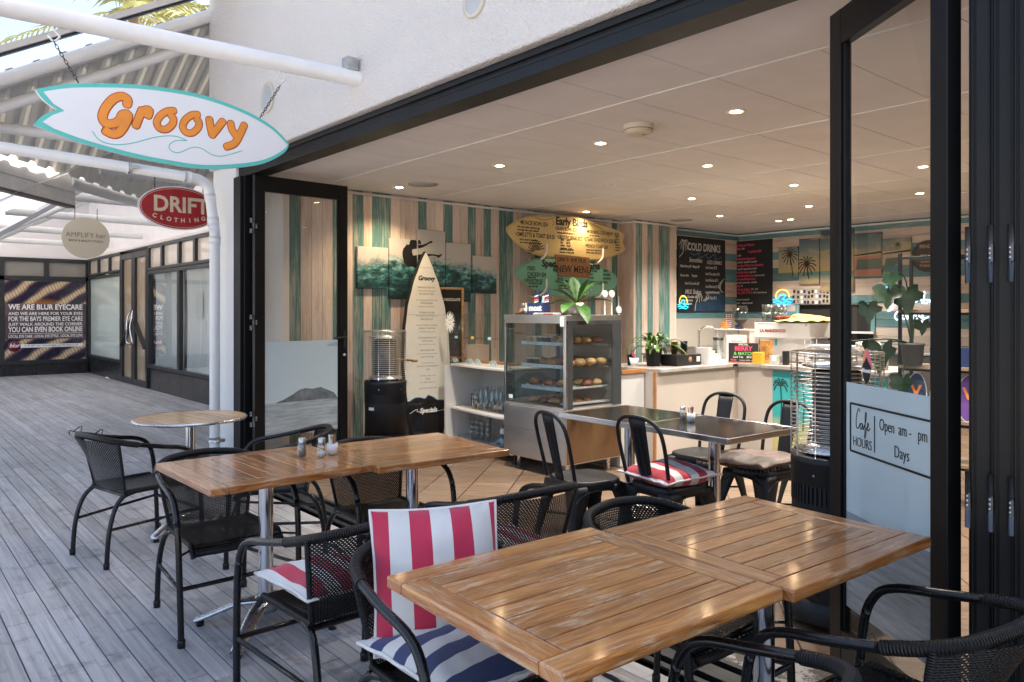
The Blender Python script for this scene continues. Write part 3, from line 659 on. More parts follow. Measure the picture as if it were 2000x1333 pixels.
beige = M('sign_beige', (.48, .43, .34), .5, 0, .02, 2)
b = MB(); b.prism(oval(.30, .285), -.012, .006); b.build('board', beige, am)
gry = M('grey_letter', (.12, .11, .10), .5)
t = text('lettering', 'AMPLIFY her', gry, am, (0, .035, .0075), .10, -.0008); t.scale = (.50 / t.dimensions.x, 1, 1)
t = text('lettering', 'BROW & BEAUTY STUDIO', gry, am, (0, -.045, .0075), .042, .0005); t.scale = (.43 / t.dimensions.x, 1, 1)
for u in (-.14, .14): chain((u, .42, 0), (u, .255, 0), am)

# ================================================================ FOLDING GLASS DOORS
frost_m = None
k = N('frosted_film'); co = k.coord('Object'); sp = k.n('SeparateXYZ', i0=co)
k.P(Base_Color=k.ramp(k.noise(co, 1.5, 3), [(.3, (.66, .78, .83)), (.7, (.72, .84, .88))]), Roughness=.3, Coat_Weight=.6)
tl = k.n('BsdfTranslucent', i0=(.7, .8, .84, 1)); mx = k.n('MixShader', i0=.4, i1=k.b.outputs[0], i2=tl.outputs[0]); k.t.links.new(mx.outputs[0], k.out.inputs[0]); film = k.m
k = N('sea_print'); co = k.coord('Object', (1.5, 16, 1)); n1 = k.noise(co, 2.2, 8, .7)
k.P(Base_Color=k.ramp(n1, [(.3, (.17, .21, .235)), (.55, (.34, .40, .43)), (.75, (.55, .62, .65))]), Roughness=.3, Coat_Weight=.6); sea_m = k.m
def leaf(name, label, p0, p1, z0=.02, z1=2.655, stile=.085, top=.14, bot=.16, mb=.28, film_h=1.17, sea_z=.72, isl=False, group=None, ga=True, D=.048):
    a = Vector((p1[0] - p0[0], p1[1] - p0[1])); L = a.length; ang = math.atan2(a.y, a.x)
    t = thing(name, label, 'door', (p0[0], p0[1], 0), rot=(R(90), 0, ang), group=group)
    b = MB()
    b.box((stile / 2, (z0 + z1) / 2, 0), (stile, z1 - z0, D)); b.box((L - stile / 2, (z0 + z1) / 2, 0), (stile, z1 - z0, D))
    b.box((L / 2, z1 - top / 2, 0), (L - 2 * stile, top, D - .004)); b.box((L / 2, z0 + bot / 2, 0), (L - 2 * stile, bot, D - .004))
    for x in (stile + .008, L - stile - .008): b.box((x, (z0 + bot + z1 - top) / 2, 0), (.016, z1 - top - z0 - bot, D - .02))
    b.build('frame', black_al, t, .003)
    g = MB(); g.box((L / 2, (z0 + bot + z1 - top) / 2, 0), (L - 2 * stile - .01, z1 - top - z0 - bot, .006)); g.build('glass', clear, t)
    if film_h:
        f = MB(); zb = z0 + bot; f.box((L / 2, (sea_z + film_h) / 2, .006), (L - 2 * stile - .032, film_h - sea_z, .002)); f.build('frosted_film', film, t)
        f = MB(); f.box((L / 2, (mb + sea_z) / 2, .006), (L - 2 * stile - .032, sea_z - mb, .002)); f.build('sea_picture', sea_m, t)
    return t, L
ld, L = leaf('folding_door', 'black framed glass door folded open at the left end of the opening, island picture on its film', (-6.60, 2.64), (-6.66, 3.58), film_h=1.175, sea_z=.62, mb=.32)
k = N('island_print'); co = k.coord(); k.P(Base_Color=k.ramp(k.noise(co, 14, 6), [(.3, (.07, .085, .095)), (.7, (.20, .23, .25))]), Roughness=.35)
b = MB(); hill = [(.20, .62), (.28, .645), (.36, .68), (.44, .725), (.50, .735), (.58, .725), (.66, .735), (.74, .70), (.80, .675), (.84, .62)]; b.prism(hill, .0073, .0083); b.build('island_picture', k.m, ld)
b = MB(); b.box((L - .04, 1.18, .03), (.03, .16, .012)); b.tube([(L - .04, 1.2, .03), (L - .04, 1.2, .07), (L - .17, 1.195, .075)], .009, 8); b.build('handle', black_pl, ld)
b = MB(); b.lathe([(0, .038), (.014, .038), (.014, .02)], 12, (L - .04, 1.03, 0)); b.build('lock', alu, ld)
hinge_m = M('hinge_metal', (.10, .105, .115), .35, .8, .1, 10)
def hinge(par, x, y, z, hh=.17):
    h = MB(); h.tube([(x, y - hh / 2, z), (x, y + hh / 2, z)], .0095, 10)
    for s_, q in ((-1, -1), (1, 0), (-1, 1)): h.box((x + s_ * .02, y + q * hh / 3, z - .002), (.03, hh / 3 - .006, .006))
    o = h.build('hinge', hinge_m, par)
    for s_, q in ((-1, -1), (1, 0), (-1, 1)):
        for w in (-1, 0, 1): h2 = MB(); h2.lathe([(0, .0045), (.0048, .004), (.0058, 0)], 8, (x + s_ * .024, y + q * hh / 3 + w * .014, z + .001)); h2.build('screw', alu, o)
    return o
for y in (.5, 1.35, 2.2): hinge(ld, -.012, y, .026, .14)
rd, L = leaf('folding_door', 'nearest angled glass door with cafe hours lettering on pale blue film', (-1.515, 3.035), (-.915, 2.60), stile=.085, film_h=1.17, sea_z=.66, mb=.285)
b = MB(); u0, u1, v0, v1 = .135, .655, .905, 1.09
for (x, y, w, h) in (((u0 + u1) / 2, v0, u1 - u0, .008), ((u0 + u1) / 2, v1, u1 - u0, .008), (u0, (v0 + v1) / 2, .008, v1 - v0), (u1, (v0 + v1) / 2, .008, v1 - v0), (.305, .995, .0035, .135)): b.box((x, y, .0085), (w, h, .002))
b.build('hours_border', ink, rd)
text('lettering', 'HOURS', ink, rd, (.220, .945, .0085), .052, -.0008, sx=.78)
strokes('cafe_script', [[(.205, 1.065), (.193, 1.075), (.178, 1.04), (.178, 1.005), (.192, 1.0), (.205, 1.02)], [(.222, 1.02), (.21, 1.02), (.205, 1.003), (.215, 1.0), (.224, 1.02), (.225, 1.0)], [(.228, 1.0), (.243, 1.03), (.25, 1.062), (.242, 1.062), (.24, 1.0), (.236, .972), (.243, .975), (.25, 1.01)], [(.25, 1.005), (.264, 1.02), (.26, 1.03), (.254, 1.012), (.262, 1.0), (.276, 1.012)]], .0022, ink, rd, .0085, .3)
text('lettering', 'Open  am -   pm', ink, rd, (.478, 1.035, .0085), .062, -.0008, sx=.68)
text('lettering', 'Days', ink, rd, (.475, .953, .0085), .062, -.0008, sx=.74)
sk = thing('surfboard_sticker', 'small pointed black and pink surfboard sticker on the angled glass door', 'sticker', rd.location, rot=rd.rotation_euler)
b = MB(); b.prism([(.245 + .030 * math.sin(PI * t) ** .55, 1.175 + .135 * t) for t in [i / 12 for i in range(13)]] + [(.245 - .030 * math.sin(PI * t) ** .55, 1.175 + .135 * t) for t in [i / 12 for i in range(11, 0, -1)]], .0035, .0050)
k = N('sticker_print'); sp = k.n('SeparateXYZ', i0=k.coord()); gz = k.ramp(sp.outputs[0], [(.2, (.8, .55, .1)), (.25, (.85, .18, .25))])
k.P(Base_Color=gz, Roughness=.4); b.build('sticker', k.m, sk)
b = MB(); b.prism([(.245 + .0305 * math.sin(PI * t) ** .55, 1.174 + .135 * t) for t in [i / 12 for i in range(7)]] + [(.255, 1.262), (.245, 1.276), (.235, 1.262)] + [(.245 - .0305 * math.sin(PI * t) ** .55, 1.174 + .135 * t) for t in [i / 12 for i in range(6, 0, -1)]], .0052, .006); b.build('black_lower', ink, sk)
text('lettering', 'Mount', white_ink, sk, (.245, 1.225, .0065), .022, .0008)
# leaves folded flat, seen edge on
for i, (x0, y0, x1, y1) in enumerate(((-.829, 2.57, -1.055, 3.27), (-.768, 2.57, -.977, 3.27), (-.715, 2.57, -.91, 3.27))):
    d, L2 = leaf('folding_door', ('first edge on folded door beside the angled glass door, hinge on its near edge', 'second edge on folded door in the stack at the right', 'outermost folded door at the right edge of the view')[i], (x1, y1), (x0, y0), film_h=0, stile=.09, D=.066)
    b = MB()
    b.box((L2 + .004, 1.335, -.004), (.008, 2.62, .036)); b.box((L2 + .007, 1.335, -.028), (.014, 2.62, .005)); b.box((L2 + .007, 1.335, .024), (.014, 2.62, .004)); b.box((L2 + .005, 1.335, .031), (.010, 2.62, .003))
    b.build('edge_profile', black_al, d, .001)
    for y in (.88, 1.62): hinge(d, L2 + .006, y, .034, .17)
b = MB(); b.box((-.60, 2.66, 1.33), (.12, .14, 2.66)); part(b, 'door_jamb', black_al, .004)

# ================================================================ CHAIRS
wick_b = m_wicker('wicker_back', 38, 44, .17, .19); wick_s = m_wicker('wicker_seat', 18, 60, .08, .10); 
k = N('wrapped_rail'); uv = k.coord('UV'); sp = k.n('SeparateXYZ', i0=uv); w = k.math('SINE', k.math('MULTIPLY', sp.outputs[0], 2 * PI / .0075))
k.P(Base_Color=(.005, .005, .0055, 1), Roughness=.38, Specular_IOR_Level=.4); k.bump(w, .8, .003); wrap_m = k.m
def rattan(label, loc, rz, group='black wicker armchairs on the deck'):
    t = thing('wicker_armchair', label, 'chair', loc, rz, group); r = .0140; t.scale = (1, 1, .966)
    for s in (-1, 1):
        P = crom([(s * .268, .275, 0), (s * .272, .268, .25), (s * .275, .25, .50), (s * .275, .215, .605), (s * .273, .15, .652), (s * .268, .02, .678), (s * .256, -.11, .705)], 6)
        cut = 14
        b = MB(); b.tube(P[:cut + 1], r, 10); lg = b.build('leg', black_tube, t)
        f = MB(); f.lathe([(0, 0), (.017, 0), (.018, .03), (.0162, .034)], 12, (s * .268, .275, 0)); f.build('foot_cap', black_pl, lg)
        b = MB(); b.tube(P[cut:], r, 10); b.build('armrest', black_tube, t)
        b = MB(); b.tube(crom([(s * .215, -.27, 0), (s * .212, -.255, .20), (s * .205, -.22, .33), (s * .195, -.17, .395), (s * .19, -.10, .415)], 5), r * .95, 10); lg = b.build('leg', black_tube, t)
        f = MB(); f.lathe([(0, 0), (.016, 0), (.0172, .03), (.0155, .034)], 12, (s * .215, -.27, 0)); f.build('foot_cap', black_pl, lg)
    b = MB()
    for s in (-1, 1): b.tube(crom([(s * .19, -.10, .415), (s * .195, .05, .418), (s * .195, .205, .41)], 4), .013, 8); b.tube([(s * .195, .195, .405), (s * .272, .255, .40)], .006, 6)
    b.tube([(-.195, .205, .408), (.195, .205, .408)], .013, 8); b.tube([(-.205, -.16, .405), (.205, -.16, .405)], .012, 8); b.build('seat_frame', black_tube, t)
    b = MB(); b.tube([(-.272, .268, .255), (.272, .268, .255)], .0105, 8)
    for s in (-1, 1): b.tube([(s * .272, .268, .255), (s * .211, -.252, .22)], .009, 8)
    b.build('stretcher', black_tube, t)
    b = MB(); b.tube(crom([(-.256, -.11, .705), (-.225, -.20, .728), (-.15, -.267, .748), (0, -.295, .757), (.15, -.267, .748), (.225, -.20, .728), (.256, -.11, .705)], 6), .0180, 12); b.build('back_rail', wrap_m, t)
    def bk(u, v):
        x = 2 * u - 1; X = x * (.188 + .045 * v); Y = -.155 - .022 * (1 - x * x) - .10 * v - .055 * v * v * (1 - x * x * .85) + .05 * v * x * x; return (X, Y, .418 + .325 * v - .012 * x * x * v)
    b = MB(); b.grid(bk, 16, 10); b.build('backrest', wick_b, t)
    for x in (0, 1): b = MB(); b.tube([bk(x, v / 6) for v in range(7)], .0095, 8); b.build('back_frame', wrap_m, t)
    def st(u, v):
        x = 2 * u - 1; y = -.165 + .40 * v; z = .424 - .018 * math.sin(PI * v) * (1 - x * x) - (.05 * ((v - .88) / .12) ** 2 if v > .88 else 0); return (x * (.19 + .015 * v), y, z)
    b = MB(); b.grid(st, 14, 20); b.build('seat', wick_s, t)
    b = MB(); b.tube([(-.20, .232, .392), (-.1, .236, .386), (.1, .236, .386), (.20, .232, .392)], .014, 8)
    for x in (0, 1): b.tube([st(x, v / 8) for v in range(9)], .012, 8)
    b.build('seat_edge', wrap_m, t)
    return t
c1 = rattan('wicker armchair left of the round table with loose black tie on its back rail', (-5.0, 1.27, 0), R(12))
b = MB(); b.tube(crom([(-.20, -.23, .745), (-.25, -.27, .76), (-.30, -.25, .73)]), .003, 6); b.tube(crom([(-.2, -.23, .75), (-.26, -.2, .78), (-.33, -.22, .74)]), .003, 6); b.tube(crom([(.05, -.27, .765), (.1, -.24, .80), (.14, -.27, .77), (.09, -.3, .75)]), .003, 6); b.build('loose_tie', black_pl, c1)
for lb, x, y, a in (('wicker armchair tucked under the near left corner of the far wooden table', -3.70, 1.32, -90), ('wicker armchair beside the round table with its back to the folded door', -4.42, 1.93, 153), ('wicker armchair behind the second half of the far wooden table, facing the walkway side', -3.50, 2.10, -92),
                    ('wicker armchair with one red striped seat cushion, between the two wooden table runs', -2.53, 1.33, 91), ('wicker armchair showing two cushions, pulled up to the left side of the front wooden table', -1.80, 1.33, -90),
                    ('wicker armchair behind the upright red striped cushion, its back turned to the cafe floor', -2.52, 2.10, 88), ('wicker armchair at the back of the front table, only its curved rail showing', -1.63, 2.14, -91),
                    ('wicker armchair at the bottom edge of the view, curved back rail nearest the camera', -.97, 1.33, 92), ('wicker armchair at the bottom right corner beside the angled door', -.86, 2.04, 84)):
    c = copy_tree(c1); c.location = (x, y, 0); c.rotation_euler = (0, 0, R(a)); c['label'] = lb
    for ch in list(c.children):
        if ch.name.startswith('loose_tie'): bpy.data.objects.remove(ch)

# cushions
def cushion(name, label, loc, rot, w, d, t, mat, pipe, back=None):
    o = thing(name, label, 'cushion', loc, rot=rot)
    def sh(u, v, s):
        x = 2 * u - 1; y = 2 * v - 1; e = (max(0, 1 - abs(x) ** 2.6) * max(0, 1 - abs(y) ** 2.6)) ** .5
        pin = 1 - .055 * (1 - x * x) * abs(y) ** 3; pin2 = 1 - .055 * (1 - y * y) * abs(x) ** 3
        X = x * w / 2 * pin2; Y = y * d / 2 * pin
        z = s * t / 2 * e ** 1.25 + .022 * e * noise.noise(Vector((X * 6, Y * 6, s * 3 + w * 20))) + .007 * noise.noise(Vector((X * 22, Y * 14, 5 + s))) * (1 - e * .5)
        return (X, Y, z)
    b = MB(); b.grid(lambda u, v: sh(u, v, 1), 32, 32); b.build('cover', mat, o)
    b = MB(); b.grid(lambda u, v: sh(v, u, -1), 32, 32); b.build('underside', back or mat, o)
    ed = [sh(i / 16, 0, 0) for i in range(16)] + [sh(1, i / 16, 0) for i in range(16)] + [sh(1 - i / 16, 1, 0) for i in range(16)] + [sh(0, 1 - i / 16, 0) for i in range(16)]
    b = MB(); b.tube(ed, .0055, 8, True, False); b.build('piping', pipe, o); return o
red_c = (.50, .022, .07, 1); wh_c = (.66, .65, .63, 1); nav_c = (.022, .04, .13, 1)
pip = M('white_piping', (.68, .67, .65), .85)
st_r = m_stripe('red_white_cotton', red_c, wh_c, 9.4, 0, .25); st_ry = m_stripe('red_white_cotton_cross', red_c, wh_c, 9.4, 1, .1); st_n = m_stripe('navy_white_cotton', nav_c, wh_c, 8.6, 0, .3); st_nr = m_stripe('navy_white_cotton_cross', nav_c, wh_c, 8.6, 1, .1)
cushion('seat_cushion', 'flat red and white striped cushion on the middle wicker chair seat', (-2.56, 1.33, .478), (R(-2), R(2), R(91)), .43, .42, .12, st_r, pip)
cushion('back_cushion', 'upright red and white striped cushion with white piping standing on a navy cushion', (-1.905, 1.33, .648), (R(72), R(-2), R(60)), .39, .415, .17, m_stripe('wide_red_white_cotton', red_c, wh_c, 8.0, 0, .12), pip)
cushion('seat_cushion', 'navy and white striped cushion with red underside under the front table corner', (-1.74, 1.33, .485), (R(1), R(-1), R(-90)), .46, .48, .12, st_nr, pip, st_r)
cushion('seat_cushion', 'thin red striped cushion on the chair behind the upright cushion', (-2.53, 2.10, .45), (0, 0, R(88)), .40, .40, .05, st_r, pip)
# ================================================================ WOODEN TABLES
teak = m_wood('teak', (.45, .225, .075, 1), (.23, .10, .03, 1), (.62, .36, .14, 1), .6, .9, .32)
teak2 = m_wood('worn_teak', (.48, .245, .085, 1), (.25, .11, .034, 1), (.66, .40, .165, 1), 1.0, .85, .34)
def pedestal(t, n=4, r=.033, H=.715, foot=.33, a0=45, post=.0):
    b = MB(); b.lathe([(r, .10), (r, H)], 24); b.build('post', chrome, t)
    b = MB(); b.lathe([(.0, .15), (r + .012, .15), (r + .02, .13), (r + .022, .08), (.0, .075)], 24)
    b.build('hub', alu, t)
    for i in range(n):
        q = R(a0 + i * 360 / n); d = Vector((math.cos(q), math.sin(q), 0)); b = MB()
        P = [d * .035 + Vector((0, 0, .125)), d * .12 + Vector((0, 0, .112)), d * .21 + Vector((0, 0, .075)), d * .29 + Vector((0, 0, .04)), d * foot + Vector((0, 0, .026))]
        b.tube(crom(P, 4), [.040 - .012 * j / 16 for j in range(17)], 12, flat=.42, up=(0, 0, 1)); f = b.build('foot', alu, t)
        b = MB(); b.lathe([(0, 0), (.018, 0), (.018, .018)], 12, tuple(d * (foot - .02))); b.build('glide', black_pl, f)
    b = MB(); b.box((0, 0, H - .006), (.30, .05, .012)); b.box((0, 0, H - .008), (.05, .30, .014)); b.build('top_bracket', matte_black, t)
def wood_table(label, loc, rz, w, d, mat, across=False):
    t = thing('wooden_table', label, 'table', loc, rz, 'slatted teak tables'); th = .032; z = .75 - th / 2; fr = .075
    if across: W_, D_ = d, w
    else: W_, D_ = w, d
    rr = R(90) if across else 0; m4 = Matrix.Rotation(rr, 4, 'Z')
    fb = MB(); sb_ = MB()
    def bx(b, x, y, sx, sy, gr, dz=0): b.box((x, y, z + dz), (sx, sy, th), 0, random.random(), gr, m4)
    bx(fb, -W_ / 2 + fr / 2, 0, fr, D_, 1); bx(fb, W_ / 2 - fr / 2, 0, fr, D_, 1)
    for s in (-1, 1): bx(fb, 0, s * (D_ / 2 - fr / 2 - .0005), W_ - 2 * fr - .002, fr, 0, -.0005)
    n = 8; iw = (W_ - 2 * fr) / n
    for i in range(n): bx(sb_, -W_ / 2 + fr + iw * (i + .5), 0, iw - .0028, D_ - 2 * fr - .003, 1, random.uniform(-.0012, -.0004))
    fb.build('rim', mat, t, .0055); sb_.build('slats', mat, t, .0022)
    u = MB(); u.box((0, 0, .7135), (W_ * .72, .05, .012), 0, .4, 0, m4); u.build('batten', mat, t)
    pedestal(t); return t
wood_table('teak table at the left end of the far run, slats crossing it, shakers on top', (-3.395, 1.415, 0), R(1), .69, .755, teak, True)
wood_table('teak table at the right end of the far run, beside the cafe threshold', (-3.325, 2.165, -.004), R(-3.5), .69, .735, teak)
wood_table('worn teak table nearest the camera, pale scuffs along its edges', (-1.385, 1.415, 0), R(-2.5), .70, .745, teak2)
wood_table('glossy teak table at the right end of the front run, beside the angled door', (-1.318, 2.175, -.003), R(-3), .685, .755, teak)
rt = thing('round_table', 'small round slatted table with silver rim beside the corner pier', 'table', (-5.22, 1.66, 0), R(8))
pale = m_wood('pale_slats', (.60, .44, .28, 1), (.42, .29, .17, 1), (.72, .57, .39, 1), .2, .3, .35)
RR = .343; ns = 10
for i in range(ns):
    b = MB(); ya = -RR + 2 * RR * i / ns + .0016; yb = -RR + 2 * RR * (i + 1) / ns - .0016; ya = max(ya, -RR + .001); yb = min(yb, RR - .001); rp = []; lp = []
    for j in range(7): yy = ya + (yb - ya) * j / 6; hw = math.sqrt(RR * RR - yy * yy); rp.append((hw, yy)); lp.append((-hw, yy))
    b.prism(rp + lp[::-1], .732, .7495 + .0004 * (i % 2), random.random()); b.build('slat', pale, rt)
b = MB(); b.lathe([(.345, .751), (.352, .75), (.357, .741), (.352, .732), (.343, .73)], 56); b.build('rim', alu, rt)
pedestal(rt, 4, .03, .73, .30, 20)
# shakers and cups of sachets on tables
met_cap = M('shaker_cap', (.5, .49, .47), .3, .9)
def shaker(label, loc, fill, cf, h=.075, group=None):
    t = thing('shaker', label, 'shaker', loc, R(20), group); b = MB()
    prof = [(0, .002), (.019, .002), (.021, .006), (.021, .055), (.016, .066), (.0155, .072)]; b.lathe(prof, 8); b.build('jar', jar_glass, t)
    b = MB(); b.lathe([(0, .004), (.0185, .004), (.0185, .004 + .055 * fill), (0, .006 + .055 * fill)], 8); b.build('contents', M('pepper' if cf[0] < .3 else 'salt', cf, .9, 0, .5, 400), t)
    b = MB(); b.lathe([(.0175, .070), (.0178, .088), (.014, .0925), (0, .093)], 16); b.build('cap', met_cap, t); return t
def sachets(label, loc, H=.055, group=None, sc=1):
    t = thing('sachet_cup', label, 'cup', loc, 0, group); b = MB(); b.lathe([(0, .002), (.024, .002), (.027, H), (.0245, H), (.022, .006)], 24); b.build('cup', white_paint, t)
    cols = [kraft, orange_p, white_ink, kraft, leaf_g, cream_c, orange_p, kraft]
    for i in range(12):
        b = MB(); q = i * 2.4; r = .006 + .011 * ((i * 7) % 5) / 5; b.box((0, 0, 0), (.010, .0015, .075), 0, .5, 0, Matrix.Translation((r * math.cos(q), r * math.sin(q), .052 + .004 * (i % 3))) @ Matrix.Rotation(.18 * math.cos(q * 1.7), 4, 'X') @ Matrix.Rotation(.22 * math.sin(q), 4, 'Y') @ Matrix.Rotation(q, 4, 'Z'))
        b.build('sachet', cols[i % 8], t)
    return t
shaker('pepper shaker, left one of the two on the far wooden table', (-3.437, 1.612, .751), .85, (.13, .10, .08))
shaker('salt shaker with white grains beside the sachet cup on the far wooden table', (-3.376, 1.683, .751), .42, (.75, .75, .75))
sachets('small white cup of sugar sachets on the far wooden table', (-3.400, 1.752, .751))
# ================================================================ METAL CHAIRS AND STEEL TABLE
def tolix(label, loc, rz):
    t = thing('metal_chair', label, 'chair', loc, rz, 'black metal cafe chairs')
    b = MB(); pts = []
    for i in range(40):
        q = 2 * PI * i / 40; c, s = math.cos(q), math.sin(q); p = 3.6; rr = (abs(c) ** p + abs(s) ** p) ** (-1 / p); pts.append((c * rr, s * rr))
    prof = [(0, .452), (.06, .451), (.150, .453), (.172, .457), (.180, .452), (.184, .435), (.186, .405), (.180, .402)]
    vs = []; fs = []
    for r, z in prof:
        for (c, s) in pts: vs.append((c * r, s * r, z))
    for i in range(len(prof) - 1):
        for j in range(40): l = (j + 1) % 40; fs.append((i * 40 + j, i * 40 + l, (i + 1) * 40 + l, (i + 1) * 40 + j))
    b.add(vs, fs, None, .5, True); b.build('seat', matte_black, t)
    for sx in (-1, 1):
        for sy in (-1, 1):
            b = MB()
            def lg(u, v):     # folded sheet leg: an L section tapering to the foot
                z = .43 * (1 - v) + .0 * v; w = .085 * (1 - v) ** 1.6 + .032; cx = sx * (.176 + .058 * v); cy = sy * (.176 + .058 * v)
                if u < .5: return (cx - sx * w * (1 - 2 * u), cy, z)
                return (cx, cy - sy * w * (2 * u - 1), z)
            b.grid(lg, 6, 12); o = b.build('leg', matte_black, t); sd = o.modifiers.new('s', 'SOLIDIFY'); sd.thickness = .006; sd.offset = 0
    b = MB()
    for a, e in (((-1, -1), (1, -1)), ((1, -1), (1, 1)), ((1, 1), (-1, 1)), ((-1, 1), (-1, -1))):
        P = []
        for j in range(9):
            q = j / 8; x = (a[0] * (1 - q) + e[0] * q) * .186; y = (a[1] * (1 - q) + e[1] * q) * .186; P.append((x, y, .405 - .07 * abs(2 * q - 1) ** 3))
        b.tube(P, .005, 6)
    b.tube([(-.20, -.20, .22), (.20, .20, .20)], .007, 6); b.tube([(.20, -.20, .22), (-.20, .20, .20)], .007, 6)
    b.build('brace', matte_black, t)
    b = MB(); b.tube(crom([(-.165, -.165, .44), (-.175, -.19, .55), (-.182, -.225, .70), (-.165, -.248, .79), (-.10, -.262, .84), (0, -.266, .852), (.10, -.262, .84), (.165, -.248, .79), (.182, -.225, .70), (.175, -.19, .55), (.165, -.165, .44)], 6), .0115, 10); b.build('back_hoop', matte_black, t)
    def sl(u, v):
        x = (2 * u - 1); w = .048 + .018 * v; return (x * w, -.172 - .09 * v - .006 * (1 - x * x) , .445 + .40 * v)
    b = MB(); b.grid(sl, 6, 8); o = b.build('back_slat', matte_black, t); sd = o.modifiers.new('s', 'SOLIDIFY'); sd.thickness = .003; sd.offset = 0
    b = MB()
    for sg in (-1, 1): b.tube([(sg * .022, -.172 - .09 * v - .0085 * 1 - .004, .445 + .40 * v) for v in (.12, .5, .85)], .003, 6)
    b.tube([(-.022, -.1815 - .09 * .85 + .0, .785), (.022, -.1815 - .09 * .85, .785)], .003, 6); b.build('slat_pressing', matte_black, o); 
    return t
for lb, x, y, a in (('black metal chair with bare seat, left one at the near side of the steel table', -3.22, 3.33, -14), ('black metal chair holding the striped cushion, at the near side of the steel table', -2.80, 3.60, -6),
                    ('black metal chair with bare seat on the far side of the steel table', -3.22, 4.52, 176), ('black metal chair with the brown cushion, next to the patio heater', -2.68, 4.42, 170), ('black metal chair furthest back, half hidden behind the heater cage', -2.75, 5.35, 165)):
    tolix(lb, (x, y, 0), R(a))
cushion('seat_cushion', 'red and white striped cushion with navy corners on the metal chair seat', (-2.80, 3.60, .505), (R(2), 0, R(-10)), .43, .42, .125, m_stripe('red_white_chair_cotton', (.42, .012, .03, 1), wh_c, 8.2, 1, .1), pip)
k = N('brown_leather'); n_ = k.noise(k.coord(), 18, 6); k.P(Base_Color=k.ramp(n_, [(.3, (.085, .058, .05)), (.7, (.15, .105, .088))]), Roughness=.5); k.bump(n_, .4, .004)
br = cushion('seat_cushion', 'brown leather cushion with fringed edge next to the heater', (-2.72, 4.38, .50), (R(-3), R(3), R(170)), .50, .46, .085, k.m, M('brown_fringe', (.11, .07, .05), .9))
b = MB()
for i in range(60):
    q = i / 60 * 4; sd = int(q); f = q - sd; p = [(-.25 + .5 * f, -.23), (.25, -.23 + .46 * f), (.25 - .5 * f, .23), (-.25, .23 - .46 * f)][sd]
    b.tube([(p[0] * .97, p[1] * .97, 0), (p[0] * 1.04, p[1] * 1.05, -.012), (p[0] * 1.05 + random.uniform(-.005, .005), p[1] * 1.06, -.028)], .0022, 4)
b.build('fringe', M('fringe_thread', (.10, .065, .045), .95), br)
stt = M('steel_tabletop', (.30, .295, .29), .16, 1, .2, 5, stretch=(1, 9, 1))
stl = M('steel_edge', (.55, .55, .55), .22, 1, .05, 5)
def steel_table(label, x, y, rz):
    t = thing('steel_table', label, 'table', (x, y, 0), rz); b = MB(); b.box((0, 0, .737), (.69, .66, .026)); b.build('tabletop', stt, t, .009)
    b = MB(); 
    for s in (-1, 1): b.box((0, s * .334, .734), (.70, .010, .036)); b.box((s * .349, 0, .734), (.010, .658, .036))
    b.build('rim', stl, t, .004); pedestal(t, 4, .036, .72, .30, 45); return t
steel_table('stainless steel table nearer the heater, shaker and sachet cup on top', -2.735, 3.96, R(-3)); steel_table('stainless steel table nearer the cake cabinet', -3.43, 3.985, R(-1.5))
shaker('pepper shaker on the steel table', (-2.985, 3.98, .751), .8, (.13, .10, .08)); sachets('small white cup of sugar sachets on the steel table', (-2.925, 3.985, .751), .055)

